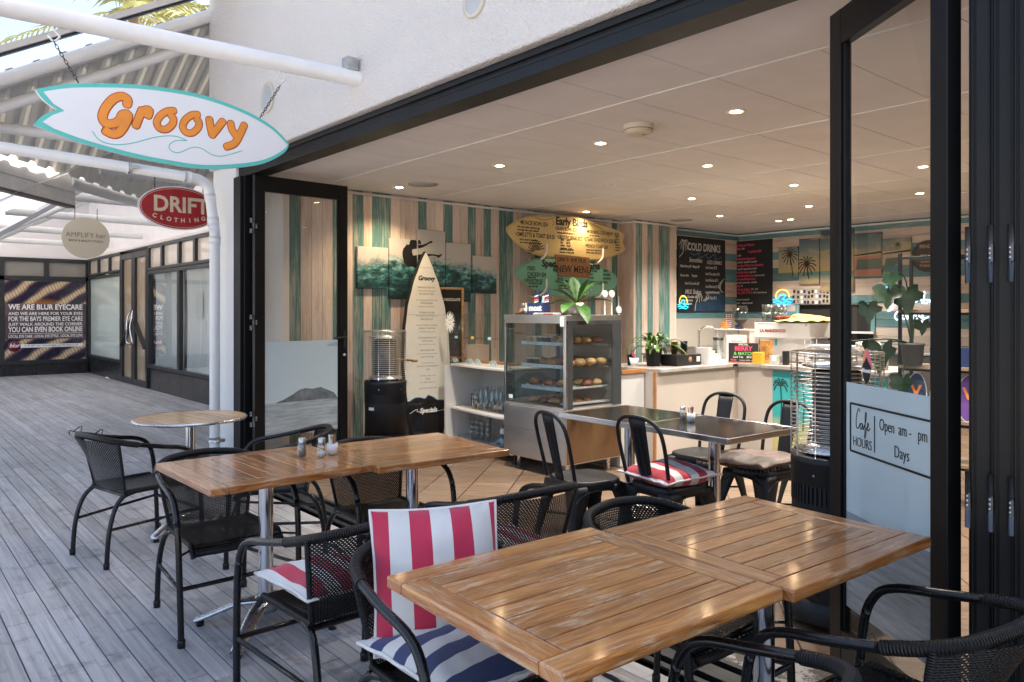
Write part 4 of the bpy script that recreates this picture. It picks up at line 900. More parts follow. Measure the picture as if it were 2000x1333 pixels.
# ================================================================ PATIO HEATERS
wire_m = M('cage_wire', (.62, .60, .56), .3, 1, .1, 20)
def heater(label, loc, rz):
    t = thing('patio_heater', label, 'heater', loc, rz, 'cylinder patio heaters'); r = .20
    b = MB(); b.lathe([(0, .03), (.24, .03), (.245, .05), (.235, .10), (.21, .125), (.204, .13), (0, .13)], 40); b.build('base', matte_black, t)
    def shell(z0, z1, holes, n=48):
        b = MB(); b.lathe([(r + .002, z0), (r + .002, z1)], n); return b
    b = MB(); b.lathe([(r - .03, .12), (r - .03, .26), (r, .26), (r, .565)], 48); b.lathe([(r, .645), (r, .655), (r + .004, .66), (r + .004, .745), (r + .006, .75), (r + .002, .775), (r - .02, .778), (.0, .778)], 48)
    for i in range(60):
        q = 2 * PI * i / 60; b.box((r * math.cos(q) * .998, r * math.sin(q) * .998, .605), (.005, .0115, .082), q)
    for i in range(14):
        q = 2 * PI * i / 14; b.box((r * math.cos(q) * .985, r * math.sin(q) * .985, .195), (.012, .04, .135), q)
        for s in (-1, 1):
            b.box(((r - .003) * math.cos(q + .22), (r - .003) * math.sin(q + .22), .195 + s * .052), (.008, .056, .032), q + .22)
    b.build('cabinet', matte_black, t)
    b = MB(); b.lathe([(.19, .14), (.19, .76)], 32); b.build('inner_drum', M('heater_dark', (.008, .008, .009), .6), t)
    b = MB(); b.box((0, 0, 0), (.062, .002, .028)); o = b.build('label_plate', M('plate_white', (.7, .7, .7), .4), t, 0, Matrix.Translation((r * .999 * math.cos(-.9) * 1.012, r * 1.012 * math.sin(-.9), .515)) @ Matrix.Rotation(-.9 + PI / 2, 4, 'Z'))
    b = MB(); b.lathe([(.105, .79), (.105, 1.17)], 30); o = b.build('emitter_mesh', M('emitter_steel', (.05, .045, .04), .45, 1, .5, 60), t)
    b = MB()
    for i in range(18): b.lathe([(.108, .80 + i * .02), (.110, .806 + i * .02), (.108, .812 + i * .02)], 30)
    b.build('emitter_rings', M('ring_steel', (.16, .15, .14), .35, 1), t)
    b = MB(); b.lathe([(.0, .79), (.16, .785), (.165, .80), (.12, .83)], 30); b.build('burner_dish', alu, t); b = MB(); b.lathe([(0, 1.215), (.15, 1.205), (.155, 1.19), (.11, 1.18)], 30); b.build('reflector', alu, t)
    b = MB(); R_ = .203
    for i in range(25):
        z = .80 + i * .0185
        b.tube([(R_ * math.cos(2 * PI * j / 32), R_ * math.sin(2 * PI * j / 32), z) for j in range(32)], .0017, 5, True, False)
    b.tube([(R_ * math.cos(2 * PI * j / 32), R_ * math.sin(2 * PI * j / 32), 1.255) for j in range(32)], .004, 6, True, False)
    for i in range(12):
        q = 2 * PI * i / 12; b.tube([(R_ * .995 * math.cos(q), R_ * .995 * math.sin(q), .778), (R_ * .995 * math.cos(q), R_ * .995 * math.sin(q), 1.262)], .0027, 5)
    for i in range(8): 
        x = -.16 + i * .0457; h_ = math.sqrt(max(0, R_ * R_ - x * x)); b.tube([(x, -h_, 1.262), (x, h_, 1.262)], .0018, 5)
    b.build('wire_cage', wire_m, t)
    b = MB()
    for i in range(6): q = 2 * PI * i / 6 - .5; b.lathe([(0, .004), (.005, .003), (.006, 0)], 8); 
    for q in (-1.6, -.5, .6):
        b.box(((r + .006) * math.cos(q), (r + .006) * math.sin(q), .70), (.004, .008, .008), q)
    b.build('screw', alu, t); return t
heater('black patio heater with wire cage near the right hand doors', (-1.74, 3.50, 0), 0); heater('black patio heater with wire cage beside the left folded door', (-6.47, 3.90, 0), R(-20))

# ================================================================ PICTURES ON THE STRIPED WALL
k = N('surf_print'); co = k.coord('Object'); sp = k.n('SeparateXYZ', i0=k.n('NewGeometry').outputs['Position'])
Yc, Zc = sp.outputs[1], sp.outputs[2]
pos_ = k.n('NewGeometry').outputs['Position']
# height of the swell as a function of the place along the wall
hh = k.math('ADD', 1.99, k.math('MULTIPLY', k.math('SINE', k.math('MULTIPLY', k.math('SUBTRACT', Yc, 3.9), 1.9)), .09))
rag = k.math('MULTIPLY', k.math('SUBTRACT', k.noise(pos_, 9, 9, .75), .5), .30)
d_ = k.math('SUBTRACT', k.math('ADD', hh, rag), Zc)
tex = k.noise(k.n('Mapping', Vector=pos_, Scale=(1, 7, 17)).outputs[0], 1.0, 8, .75)
wat = k.ramp(k.math('ADD', k.math('MULTIPLY', tex, 1.0), k.math('MULTIPLY', d_, -.42)), [(.24, (.003, .010, .012)), (.38, (.008, .05, .055)), (.46, (.03, .16, .17)), (.56, (.30, .46, .46))])
c = k.mix(k.ramp(d_, [(-.0, (0, 0, 0)), (.10, (1, 1, 1))]), (.50, .48, .45, 1), wat); k.P(Base_Color=c, Roughness=.6); surf_m = k.m
RP1 = [(4.602, 2.221), (4.617, 2.235), (4.685, 2.236), (4.691, 2.203), (4.691, 2.141), (4.658, 2.136), (4.63, 2.129), (4.628, 2.102), (4.636, 2.078), (4.644, 2.062), (4.673, 2.068), (4.691, 2.071), (4.691, 1.926), (4.673, 1.921), (4.638, 1.943), (4.59, 1.935), (4.56, 1.942), (4.528, 1.977), (4.509, 2.037), (4.502, 2.088), (4.516, 2.135), (4.549, 2.168), (4.558, 2.186), (4.573, 2.176), (4.593, 2.184)]
RP2 = [(4.707, 2.175), (4.714, 2.191), (4.705, 2.213), (4.707, 2.235), (4.723, 2.243), (4.74, 2.226), (4.75, 2.199), (4.734, 2.189), (4.723, 2.204), (4.716, 2.187), (4.76, 2.188), (4.815, 2.206), (4.872, 2.237), (4.9, 2.237), (4.896, 2.214), (4.868, 2.214), (4.815, 2.181), (4.76, 2.156), (4.707, 2.144)]
RP3 = [(4.707, 2.077), (4.815, 2.09), (4.907, 2.091), (4.982, 2.085), (5.037, 2.102), (5.015, 2.072), (4.982, 2.05), (4.961, 2.067), (4.898, 2.074), (4.815, 2.057), (4.75, 2.033), (4.707, 2.008)]
RP4 = [(4.707, 1.97), (4.737, 1.946), (4.769, 1.919), (4.778, 1.892), (4.752, 1.901), (4.707, 1.931)]
sil = M('print_black', (.006, .006, .007), .6)
for i, (y0, y1, z0, z1) in enumerate(((3.955, 4.326, 1.687, 2.13), (4.340, 4.705, 1.578, 2.238), (4.714, 5.078, 1.556, 2.358), (5.09, 5.445, 1.558, 2.232), (5.473, 5.835, 1.66, 2.102))):
    lab = ['leftmost surf canvas, white spray over dark teal water', 'surf canvas with the rider\'s back and arm silhouette', 'tallest surf canvas, rider\'s outstretched hand, behind the surfboard tip', 'surf canvas right of the tallest one, board edge over its corner', 'rightmost and smallest surf canvas, half plain sky'][i]
    t = thing('surf_canvas', lab, 'picture', (WX + .018, (y0 + y1) / 2, (z0 + z1) / 2), rot=FX, group='five canvas surf pictures'); b = MB(); b.box((0, 0, 0), (y1 - y0, z1 - z0, .034)); b.build('canvas', surf_m, t, .003)
    def loc(pts): return [(y - (y0 + y1) / 2, z - (z0 + z1) / 2) for y, z in pts]
    if i == 1: b = MB(); b.prism(loc(RP1), .0172, .0182); b.build('rider_print', sil, t)
    if i == 2:
        for rp in (RP2, RP3, RP4): b = MB(); b.prism(loc(rp), .0172, .0182); b.build('rider_print', sil, t)
# ---- racked surfboards
def board(name, label, loc, pts, mat, th=.03):
    t = thing(name, label, 'surfboard', loc, rot=FX); q = crom([(x, y, 0) for x, y in pts], 3, True); q = [(p.x, p.y) for p in q]; b = MB()
    n = len(q); i1 = inset(q, .022); b.add([(p[0], p[1], 0) for p in q] + [(p[0], p[1], th) for p in i1] + [(p[0], p[1], -th) for p in i1], [tuple(range(n, 2 * n))[::-1], tuple(range(2 * n, 3 * n))] + [(i, (i + 1) % n, n + (i + 1) % n, n + i) for i in range(n)] + [(i, (i + 1) % n, 2 * n + (i + 1) % n, 2 * n + i)[::-1] for i in range(n)])
    bm = bmesh.new(); o = b.build('board', mat, t); bm.from_mesh(o.data); bmesh.ops.recalc_face_normals(bm, faces=bm.faces); bm.to_mesh(o.data); bm.free(); return t
S1 = [(-1.055, 0.04), (-0.963, 0.117), (-0.829, 0.182), (-0.638, 0.236), (-0.427, 0.261), (-0.165, 0.272), (0.137, 0.275), (0.388, 0.256), (0.614, 0.223), (0.83, 0.177), (1.045, 0.122), (1.018, 0.001), (1.070, -0.105), (0.78, -0.211), (0.532, -0.262), (0.293, -0.281), (0.06, -0.277), (-0.239, -0.274), (-0.554, -0.246), (-0.734, -0.194), (-0.937, -0.093)]
S2 = [(-0.93, 0.069), (-0.829, 0.149), (-0.666, 0.222), (-0.526, 0.249), (-0.165, 0.26), (0.293, 0.236), (0.532, 0.207), (0.78, 0.132), (0.898, 0.056), (0.915, -0.023), (0.83, -0.105), (0.614, -0.176), (0.293, -0.23), (-0.016, -0.239), (-0.312, -0.21), (-0.568, -0.152), (-0.762, -0.063)]
s1 = board('menu_surfboard', 'upper yellow surfboard menu with Early Birds lettering and a black sun', (-6.92, 6.87, 2.38), S1, M('yellow_board', (.56, .42, .19), .38, 0, .05, 3, coat=.25))
s2 = board('menu_surfboard', 'lower sea green surfboard menu with black hand lettering, behind the plant', (-6.92, 6.87, 1.85), S2, M('green_board', (.15, .38, .28), .32, 0, .06, 3, coat=.4))
text('lettering', 'Early Birds', ink, s1, (.02, .195, .031), .135, .006, sx=.98)
def scr(par, s, x, y, sz, mat=ink, bold=.0009, al='LEFT', z=.031, sx=.70, rot=0): return text('hand_lettering', s, mat, par, (x, y, z), sz, bold, al, sx=sx, rot=rot, ext=.0004)
for s, x, y, sz in (('\u2022MUNCIE BOWL $24', -.86, .135, .072), ('slow roast tomato, mushroom, egg\nsourdough, hash, greens, halloumi', -.90, .065, .036), ('\u2022OMELETTE & TOAST $24.50', -.93, -.01, .074), ('bacon, tomato & camembert\nham, smoked salmon with chives', -.86, -.085, .036), ('\u2022GRAIN BOWL $23', -.28, .105, .066), ('with oats, berries & seasonal fruit', -.24, .055, .034),
                    ('\u2022GROOVY BENEDICT', -.24, -.002, .068), ('bacon      $24.50\nham        $23.50\nsalmon     $26.00\nmushroom   $24.00', -.18, -.085, .036), ('served on sourdough with\nhollandaise & crispy potato', -.20, -.17, .034),
                    ('\u2022MORNING COLD BREW', .28, .10, .066), ('with lemon & honey', .33, .055, .034), ('\u2022STEAK SANDWICH $28.50', .24, .0, .074), ('\u2022FRENCH TOAST $24', .26, -.085, .066), ('banana, bacon, maple syrup\nberries, cream, mint & pear', .28, -.15, .036), ('SIDES', .82, .10, .055), ('egg 4.0\nbacon 7\nhash 5.5\nhalloumi\nmushroom\navocado', .84, -.02, .036)): scr(s1, s, x, y, sz)
def arcsun(par, cx, cy, z, mat=ink, r=.06):
    L = [[(cx + rr * math.cos(a), cy + rr * math.sin(a)) for a in [PI * j / 8 + .25 for j in range(9)]] for rr in (r * .35, r * .62, r * .9, r * 1.15)]
    L += [[(cx + r * 1.35 * math.cos(a), cy + r * 1.35 * math.sin(a)), (cx + r * (1.75) * math.cos(a + .06), cy + r * 1.75 * math.sin(a + .06)), (cx + r * 2.25 * math.cos(a - .02), cy + r * 2.25 * math.sin(a - .02))] for a in [.25 + PI * j / 11 for j in range(12)]]
    return strokes('sun_drawing', L, .0055, mat, par, z, .12)
arcsun(s1, -.60, -.195, .0312)
strokes('vine_drawing', [[(-.62, .215), (-.5, .19), (-.4, .205), (-.3, .225)], [(-.33, .20), (-.30, .165), (-.33, .13)], [(.36, .21), (.5, .175), (.6, .14), (.72, .06)], [(.42, .215), (.5, .22), (.56, .19)]], .003, ink, s1, .0312, .2)
text('lettering', 'Specials & Ice creams', ink, s2, (.02, .185, .031), .12, .005)
for s, x, y, sz in (('FRIED\nCHICKEN $24', -.74, .08, .072), ('pickles & aioli', -.74, .01, .036), ('CORN FRITTERS $22', -.80, -.03, .05), ('with halloumi & relish\nand rocket leaf', -.72, -.08, .036), ('\u2022BACON & EGG BURGER', -.32, .11, .066), ('onion, beetroot, relish\ncheese, aioli, rocket\nhash, slaw', -.24, .045, .036), ('\u2022HALLOUMI SALAD $20', -.28, -.03, .062), ('pumpkin, walnuts, feta\nquinoa, beetroot & greens', -.22, -.095, .036), ('\u2022TURKEY CLUB', .28, -.03, .062), ('vanilla\nchocolate\nstrawberry\nhokey', .60, .06, .05), ('fish & chips\ntacos\nburger', .34, .08, .045)): scr(s2, s, x, y, sz)
b = MB()
for i in range(13):
    for j in range(4):
        if (i + j) % 2: b.prism([(x_, y_) for x_, y_ in ((-.20 + i * .045 + j * .012, -.20 + j * .028 + .003 * i), (-.165 + i * .045 + j * .012, -.197 + j * .028 + .003 * i), (-.158 + i * .045 + j * .012, -.178 + j * .028 + .003 * i), (-.193 + i * .045 + j * .012, -.181 + j * .028 + .003 * i))], .0308, .0314)
b.build('check_pattern', M('check_white', (.55, .6, .55), .6), s2)
for (y, z, lb) in ((6.42, 2.07, 'upper left'), (7.44, 2.07, 'upper right'), (6.42, 1.635, 'lower left'), (7.44, 1.61, 'lower right')):
    t = thing('wall_hook', 'curved white steel hook at the %s of the surfboard rack' % lb, 'hook', (WX + .0, y, z), group='surfboard rack hooks')
    b = MB(); b.tube(crom([(.0, -.02, .03), (.06, -.05, .0), (.17, -.07, -.005), (.26, -.04, .03), (.285, 0, .10), (.285, .005, .21)]), .0125, 10); b.build('hook', white_steel, t)
cb = thing('cardboard_sign', 'brown cardboard sign reading NEW MENU between the two wall surfboards', 'sign', (-6.845, 6.86, 2.02), rot=FX)
b = MB(); b.prism([(-.32, .132), (-.2, .137), (.1, .128), (.31, .118), (.312, -.02), (.30, -.148), (.0, -.137), (-.24, -.132), (-.285, -.02)], -.003, .003); b.build('card', M('brown_card', (.23, .115, .05), .8, 0, .3, 12), cb)
text('lettering', 'NEW MENU', ink, cb, (.02, -.045, .004), .125, .001, sx=.93); text('lettering', 'CHECK FOR OUR', ink, cb, (-.02, .075, .004), .068, -.0005, sx=.95)
# ---- specials surfboard leaning on the wall
sp = thing('specials_surfboard', 'tall cream surfboard with tiny Groovy menu and black tail reading Specials, standing against the wall', 'surfboard', (-6.94, 4.72, .03), rot=(R(90 - 2.5), R(.6), R(90)))
H_ = 2.08
def wd(t): # half width along the height
    P = [(0, .18), (.12, .245), (.25, .285), (.40, .308), (.55, .298), (.70, .255), (.82, .182), (.92, .095), (.97, .042), (1, .004)]
    for (a, b1), (c1_, d1) in zip(P, P[1:]):
        if t <= c1_: f = (t - a) / (c1_ - a); f = f * f * (3 - 2 * f) * .35 + f * .65; return b1 + (d1 - b1) * f
    return .004
def half(t0, t1, sc=1, n=30): return [(wd(t0 + (t1 - t0) * i / n) * sc, (t0 + (t1 - t0) * i / n) * H_) for i in range(n + 1)]
o_ = half(0, 1); q = o_ + [(-x, y) for x, y in o_[::-1]]
b = MB(); b.prism(q, -.035, .015); b.build('board_rail', ink, sp, .012)
k = N('resin_cream'); co = k.coord(); n1 = k.noise(co, 9, 2, .4); k.P(Base_Color=(.80, .79, .71, 1), Roughness=.28, Coat_Weight=1, Coat_Roughness=.05); k.bump(n1, .3, .02)
o2 = [(max(0.001, x - .009), y) for x, y in half(.215, .995)]; wave = [(.24, 0), (.20, -.015), (.13, -.01), (.07, .03), (.0, .055), (-.02, .03), (-.05, .015), (-.10, .035), (-.17, .035), (-.235, .0)]
q = o2 + [(-x, y) for x, y in o2[::-1]] + [(x, .215 * H_ + dy) for x, dy in wave[::-1]]
b = MB(); b.prism(q, .0155, .0185); b.build('cream_deck', k.m, sp)
k = N('gloss_black_resin'); k.P(Base_Color=(.012, .012, .016, 1), Roughness=.15, Coat_Weight=1, Coat_Roughness=.05); k.bump(k.noise(k.coord(), 11, 3), .6, .04)
o3 = [(x - .008, y) for x, y in half(.004, .214)]; q = o3 + [(-x, y) for x, y in o3[::-1]]; b = MB(); b.prism(q, .0155, .0172); b.build('black_tail', k.m, sp)
strokes('wave_line', [[(.235, .447), (.13, .44), (.07, .475), (0, .50), (-.02, .48), (-.05, .465), (-.10, .48), (-.17, .48), (-.235, .45)]], .004, M('sky_blue', (.12, .38, .6), .5), sp, .0192, .2)
strokes('wave_line', [[(-.235, .315), (-.18, .345), (-.14, .35), (-.15, .33), (-.11, .325)], [(.11, .325), (.15, .32), (.2, .33), (.215, .31), (.235, .30)]], .0028, white_ink, sp, .0178, .2)
text('lettering', 'Specials', white_ink, sp, (0, .335, .018), .072, .003, shear=.25); text('lettering', 'Groovy', ink, sp, (0, 1.78, .0195), .070, .0025, shear=.25)
random.seed(11)
mgry = M('faded_print', (.22, .21, .19), .6)
y = 1.68; rows = ['EGGS ON TOAST $14', 'poached or fried on sourdough', 'BIG GROOVY $28', 'bacon, sausage, hash, mushroom, eggs', 'PANCAKES $22', 'maple, berries & mascarpone', 'SMASHED AVO $24', 'feta, dukkah, lemon, poached egg on rye', 'EGGS BENE $25', 'ham, bacon or salmon with hollandaise', 'FRENCH TOAST $24', 'banana, bacon, maple syrup', 'CLUB SANDWICH $23', 'NACHOS $22', 'beef or bean with sour cream', 'BEEF BURGER $27', 'lettuce, cheese, onion, pickle & fries', 'FISH TACOS $25', 'slaw, lime & chipotle aioli', 'SEAFOOD CHOWDER $24', 'KIDS', 'fish & chips  nuggets & chips', 'SIDES', 'fries  wedges  halloumi  hash']
i = 0
while y > .56:
    s = rows[i % len(rows)]; up_ = s.isupper() or '$' in s; text('menu_print', s, mgry, sp, (0, y, .0195), .024 if up_ else .018, 0, ext=.0002); y -= .036 if i % 3 != 2 else .066; i += 1
b = MB(); b.box((0, 1.90, .019), (.235, .0018, .001)); b.box((0, 1.38, .019), (.50, .0018, .001)); b.build('seam_line', gry, sp)
for s, yy in ((-1, 4.41), (1, 5.07)):
    t = thing('wooden_peg', 'short wooden peg holding the %s edge of the leaning surfboard' % ('left' if s < 0 else 'right'), 'peg', (WX + .02, yy, .93)); b = MB(); b.tube([(0, 0, 0), (.40, 0, 0)], .012, 10); b.tube([(.40, -.03, 0), (.40, .03, 0)], .014, 10); b.build('peg', teak, t)
# framed letter board behind the surfboard
lb_ = thing('letter_board', 'narrow black felt letter board with pale wooden frame behind the leaning surfboard', 'sign', (WX + .03, 5.16, 1.22), rot=FX)
b = MB(); b.box((0, 0, 0), (.30, .96, .012)); b.build('felt', ink, lb_); b = MB()
for x in (-.16, .16): b.box((x, 0, .005), (.025, 1.0, .03))
for y in (-.49, .49): b.box((0, y, .005), (.294, .025, .03))
b.build('frame', pale, lb_); text('lettering', 'CHOCOLATE', white_ink, lb_, (.0, .36, .008), .042, .001)

# ================================================================ CHALKBOARDS AND BACK WALL PIECES
pink_ink = M('pink_chalk', (.75, .07, .16), .7); blue_ink = M('blue_chalk', (.06, .20, .34), .7); chalk = M('white_chalk', (.62, .62, .58), .8); grn_ink = M('green_chalk', (.2, .55, .15), .7)
cbm = M('chalkboard', (.010, .011, .013), .6, 0, .3, 3)
cd = thing('chalkboard', 'black chalkboard headed Cold Drinks with drawn palms and a blue wave', 'chalkboard', (WX + .014, 10.0, 2.015), rot=FX)
b = MB(); b.box((0, 0, 0), (1.23, 1.15, .02)); b.build('board', cbm, cd)
text('lettering', 'COLD DRINKS', chalk, cd, (.05, .42, .0108), .165, .003, sx=.8)
for s, x, y, sz in (('Smoothies', -.34, .22, .10), ('ICED DRINKS', .12, .20, .085), ('Mixed berry $9   Mango $9', -.56, .12, .055), ('Banana bliss      Tropical', -.56, -.02, .055), ('Island Smoothie $9', -.45, -.14, .06), ('MILK Shakes', -.44, -.27, .10), ('Vanilla   Chocolate  $7.5', -.54, -.345, .055), ('Lime   Strawberry', -.54, -.40, .05), ('Caramel  Banana', -.54, -.45, .05), ('Iced Latte $7.5', .08, .12, .065), ('Iced Chocolate $7.5', .08, .02, .06), ('Iced Mocha $7.5', .08, -.08, .065), ('Iced Matcha $7.5', .08, -.18, .065), ('Iced Americano $6.5', .08, -.27, .06), ('Iced Chai $7.5', .08, -.36, .065)): text('hand_lettering', s, chalk, cd, (x, y, .0108), sz, .0006, 'LEFT', shear=.15, sx=.78)
strokes('wave_drawing', [[(-.30, .335), (-.22, .30), (-.12, .33), (-.06, .35), (-.1, .32), (-.06, .27), (.05, .30), (.14, .34), (.1, .30), (.18, .27), (.3, .33), (.36, .31), (.32, .27), (.4, .26), (.5, .30)]], .006, blue_ink, cd, .0105, .2)
strokes('palm_drawing', [[(-.58, .26), (-.50, .32), (-.47, .42), (-.46, .50)]] + [[(-.46, .50), (-.46 + .5 * dx, .53 + .2 * dy), (-.46 + dx, .50 + dy)] for dx, dy in ((-.12, -.06), (-.09, -.12), (.08, -.12), (.12, -.05), (.04, -.14), (-.04, -.13))] + [[(-.19, -.56), (-.17, -.45), (-.12, -.36), (-.08, -.31)]] + [[(-.08, -.31), (-.08 + .5 * dx, -.29 + .2 * dy), (-.08 + dx, -.31 + dy)] for dx, dy in ((-.09, -.06), (-.06, -.11), (.08, -.05), (.06, -.10), (.0, -.12))], .006, chalk, cd, .0105, .2)
b = MB(); b.prism([(-.25, -.57), (-.2, -.45), (.0, -.43), (.12, -.40), (.2, -.29), (.3, -.27), (.42, -.29), (.58, -.31), (.61, -.57)], .0102, .0106); b.build('sea_drawing', M('sea_chalk', (.015, .05, .10), .7, 0, .5, 12), cd)
strokes('foam_drawing', [[(.02, -.40), (.10, -.36), (.12, -.31), (.2, -.27), (.3, -.26), (.42, -.28)], [(.06, -.41), (.14, -.37), (.17, -.31)]] + [[(.55, -.27), (.50 - .02 * j, -.24 + .02 * j), (.46 + .03 * j, -.17 + .03 * j)] for j in range(5)], .006, chalk, cd, .0108, .2)
mn = thing('chalkboard', 'black chalkboard of hot drinks written in pink, left of the palm canvases', 'chalkboard', (-6.885, BY - .014, 2.015), rot=FY)
b = MB(); b.box((0, 0, 0), (.75, 1.16, .02)); b.build('board', cbm, mn)
y = .51
for pk, wt, dx in (('At Tasty and Takeout', '', .08), ('Short Black  ', '$4.5', 0), ('Long Black $5.0', '', .3), ('Piccolo  ', '$4.8 ', 0), ('Flat White/Latte/Cappuccino', '', 0), ('', 'small $5.5  large $6.5  bowl $7.0', .1), ('Hot Chocolate/White Hot Chocolate', '', 0), ('', 'small $5.5, large $6.5, bowl $7.0', .1), ('Mocha/White Mocha  ', '$6.0  $7.0', 0), ('Chai Latte/Chocolate Chai ', 'spicy/sweet $6.5', 0), ('Turmeric Latte/Matcha Latte', '', 0), ('', 'made with coconut milk - small $6.5', .06), ('Kids Fluffy ', '$2', 0), ('Lemon honey & ginger ', '$5.5   $6.0', 0), ('Pot of Tea (TEA TOTAL) ', '$5.5  ask for flavours', 0), ('Extras', '', 0), ('', 'oat, soy, almond, coconut $1', 0), ('', 'extra shot $1    whipped cream $1', 0), ('', 'decaf $1   vanilla syrup $1', 0)):
    x = -.355 + dx
    if pk: o = text('hand_lettering', pk, pink_ink, mn, (x, y, .0108), .052, .0014, 'LEFT', sx=.72, shear=.15); x += o.dimensions.x + .015
    if wt: text('hand_lettering', wt, chalk, mn, (x, y, .0108), .038, .0005, 'LEFT', sx=.72, shear=.15)
    y -= .0555
# palm and van canvases
k = N('beach_print'); p_ = k.n('NewGeometry').outputs['Position']; s_ = k.n('SeparateXYZ', i0=p_); zz = k.math('MULTIPLY', k.math('SUBTRACT', s_.outputs[2], 1.7), 1.0); cl = k.noise(k.n('Mapping', Vector=p_, Scale=(2, 1, 5)).outputs[0], 1.4, 6, .6)
c = k.ramp(zz, [(.0, (.12, .09, .10)), (.17, (.30, .22, .16)), (.19, (.42, .37, .24)), (.31, (.10, .22, .21)), (.345, (.16, .30, .27)), (.35, (.55, .45, .25)), (.5, (.46, .42, .27)), (.68, (.17, .24, .25)), (.9, (.05, .09, .14))])
c = k.mix(k.math('MULTIPLY', k.ramp(cl, [(.5, (0, 0, 0)), (.62, (1, 1, 1))]), .5), c, (.62, .46, .2, 1)); k.P(Base_Color=c, Roughness=.6); beach = k.m
palm_br = M('palm_print', (.035, .022, .018), .7); van_p = M('van_pink', (.50, .22, .17), .6); van_w = M('van_cream', (.55, .45, .36), .6); van_g = M('van_glass', (.12, .18, .16), .5)
CV = [(-6.392, -6.062, 1.985, 2.45, 'leftmost beach canvas with a single small palm'), (-6.045, -5.724, 1.855, 2.555, 'beach canvas with the larger palm crown'), (-5.706, -5.20, 1.734, 2.65, 'tallest beach canvas, half behind the door stile'), (-5.19, -4.80, 1.945, 2.57, 'beach canvas showing the front half of a pink van, seen through the angled door'), (-4.79, -4.40, 2.09, 2.47, 'rightmost beach canvas with the rear half of the van')]
for i, (x0, x1, z0, z1, lab) in enumerate(CV):
    t = thing('beach_canvas', lab, 'picture', ((x0 + x1) / 2, BY - .02, (z0 + z1) / 2), rot=FY, group='five beach canvases on the back wall'); b = MB(); b.box((0, 0, 0), (x1 - x0, z1 - z0, .034)); b.build('canvas', beach, t, .003); cx, cz = (x0 + x1) / 2, (z0 + z1) / 2
    def pal(X, Z, r, trunk):
        L = [[(X - cx, Z - cz), (X - cx + trunk * .1, Z - cz - trunk * .5), (X - cx + trunk * .15, max(z0 - cz + .01, Z - cz - trunk))]] if trunk else []
        o = strokes('palm_print', L + [[(X - cx, Z - cz), (X - cx + r * .55 * math.cos(a), Z - cz + r * .6 * math.sin(a) + r * .1), (max(x0 - cx, min(x1 - cx, X - cx + r * math.cos(a))), Z - cz + r * math.sin(a) - r * .18)] for a in [j * 2 * PI / 13 for j in range(13)]], r * .055, palm_br, t, .0175, .15)
    if i == 0: pal(-6.20, 2.32, .13, .34)
    if i == 1: pal(-5.92, 2.16, .15, .22)
    if i in (3, 4):
        b = MB(); w = x1 - x0 - .002; hb = z0 if i == 3 else z0
        lo = -(z1 - z0) / 2; b.prism([(-w / 2, 2.14 - .18 - cz + .0 if i == 3 else lo + .002), (w / 2, 2.14 - .18 - cz if i == 3 else lo + .002), (w / 2, 2.25 - cz), (-w / 2, 2.22 - cz)] if i == 3 else [(-w / 2, lo + .002), (w / 2 - .02, lo + .002), (w / 2 - .02, 2.30 - cz), (-w / 2, 2.29 - cz)], .0172, .018); b.build('van_print', van_w if i == 4 else van_p, t)
        b = MB(); b.prism([(-w / 2 + .02, 2.05 - cz), (w / 2 - (.0 if i == 3 else .14), 2.05 - cz if i == 3 else 2.11 - cz), (w / 2 - (.0 if i == 3 else .15), 2.2 - cz), (-w / 2 + .05, 2.19 - cz)], .0181, .0187); b.build('van_window_print', van_g, t)
        b = MB(); b.prism([(-w / 2, 2.245 - cz), (w / 2, 2.27 - cz), (w / 2, 2.30 - cz), (-w / 2, 2.26 - cz)], .0189, .0195); b.build('roof_rack_print', palm_br, t)
        if i == 4: pal(-4.58, 2.37, .05, 0)
# neon signs
n_b = emit('neon_blue', (.02, .42, .85, 1), 1.6); n_y = emit('neon_yellow', (1, .55, .05, 1), 1.1); n_w = emit('neon_white', (.85, .93, 1, 1), 1.2)
def neon(label, loc, rot, sets):
    t = thing('neon_sign', label, 'neon sign', loc, rot=rot)
    for m, r, ls in sets: strokes('neon_tube', ls, r, m, t, .02, 1.0, n=6)
    return t
sunw = lambda s: [(n_y, .0075 * s, [[(s * .12 * math.cos(a), s * (.02 + .12 * math.sin(a))) for a in [-.1 + (PI + .25) * j / 12 for j in range(13)]]]), (n_b, .0075 * s, [[(-.17 * s, -.03 * s), (-.10 * s, -.02 * s), (-.03 * s, .05 * s), (.04 * s, .05 * s), (.03 * s, .0), (.0, -.01 * s), (.04 * s, -.04 * s), (.12 * s, -.02 * s), (.17 * s, -.03 * s)], [(-.16 * s, -.07 * s), (-.08 * s, -.05 * s), (0, -.075 * s), (.08 * s, -.06 * s), (.15 * s, -.08 * s)], [(-.12 * s, -.10 * s), (-.03 * s, -.09 * s), (.05 * s, -.105 * s), (.11 * s, -.10 * s)]])]
neon('small sun over waves neon sign right of the pink menu board', (-6.315, BY - .03, 1.655), FY, sunw(.95))
neon('yellow and blue wave neon at the lower left of the cold drinks board', (WX + .03, 9.48, 1.57), FX, sunw(.8))
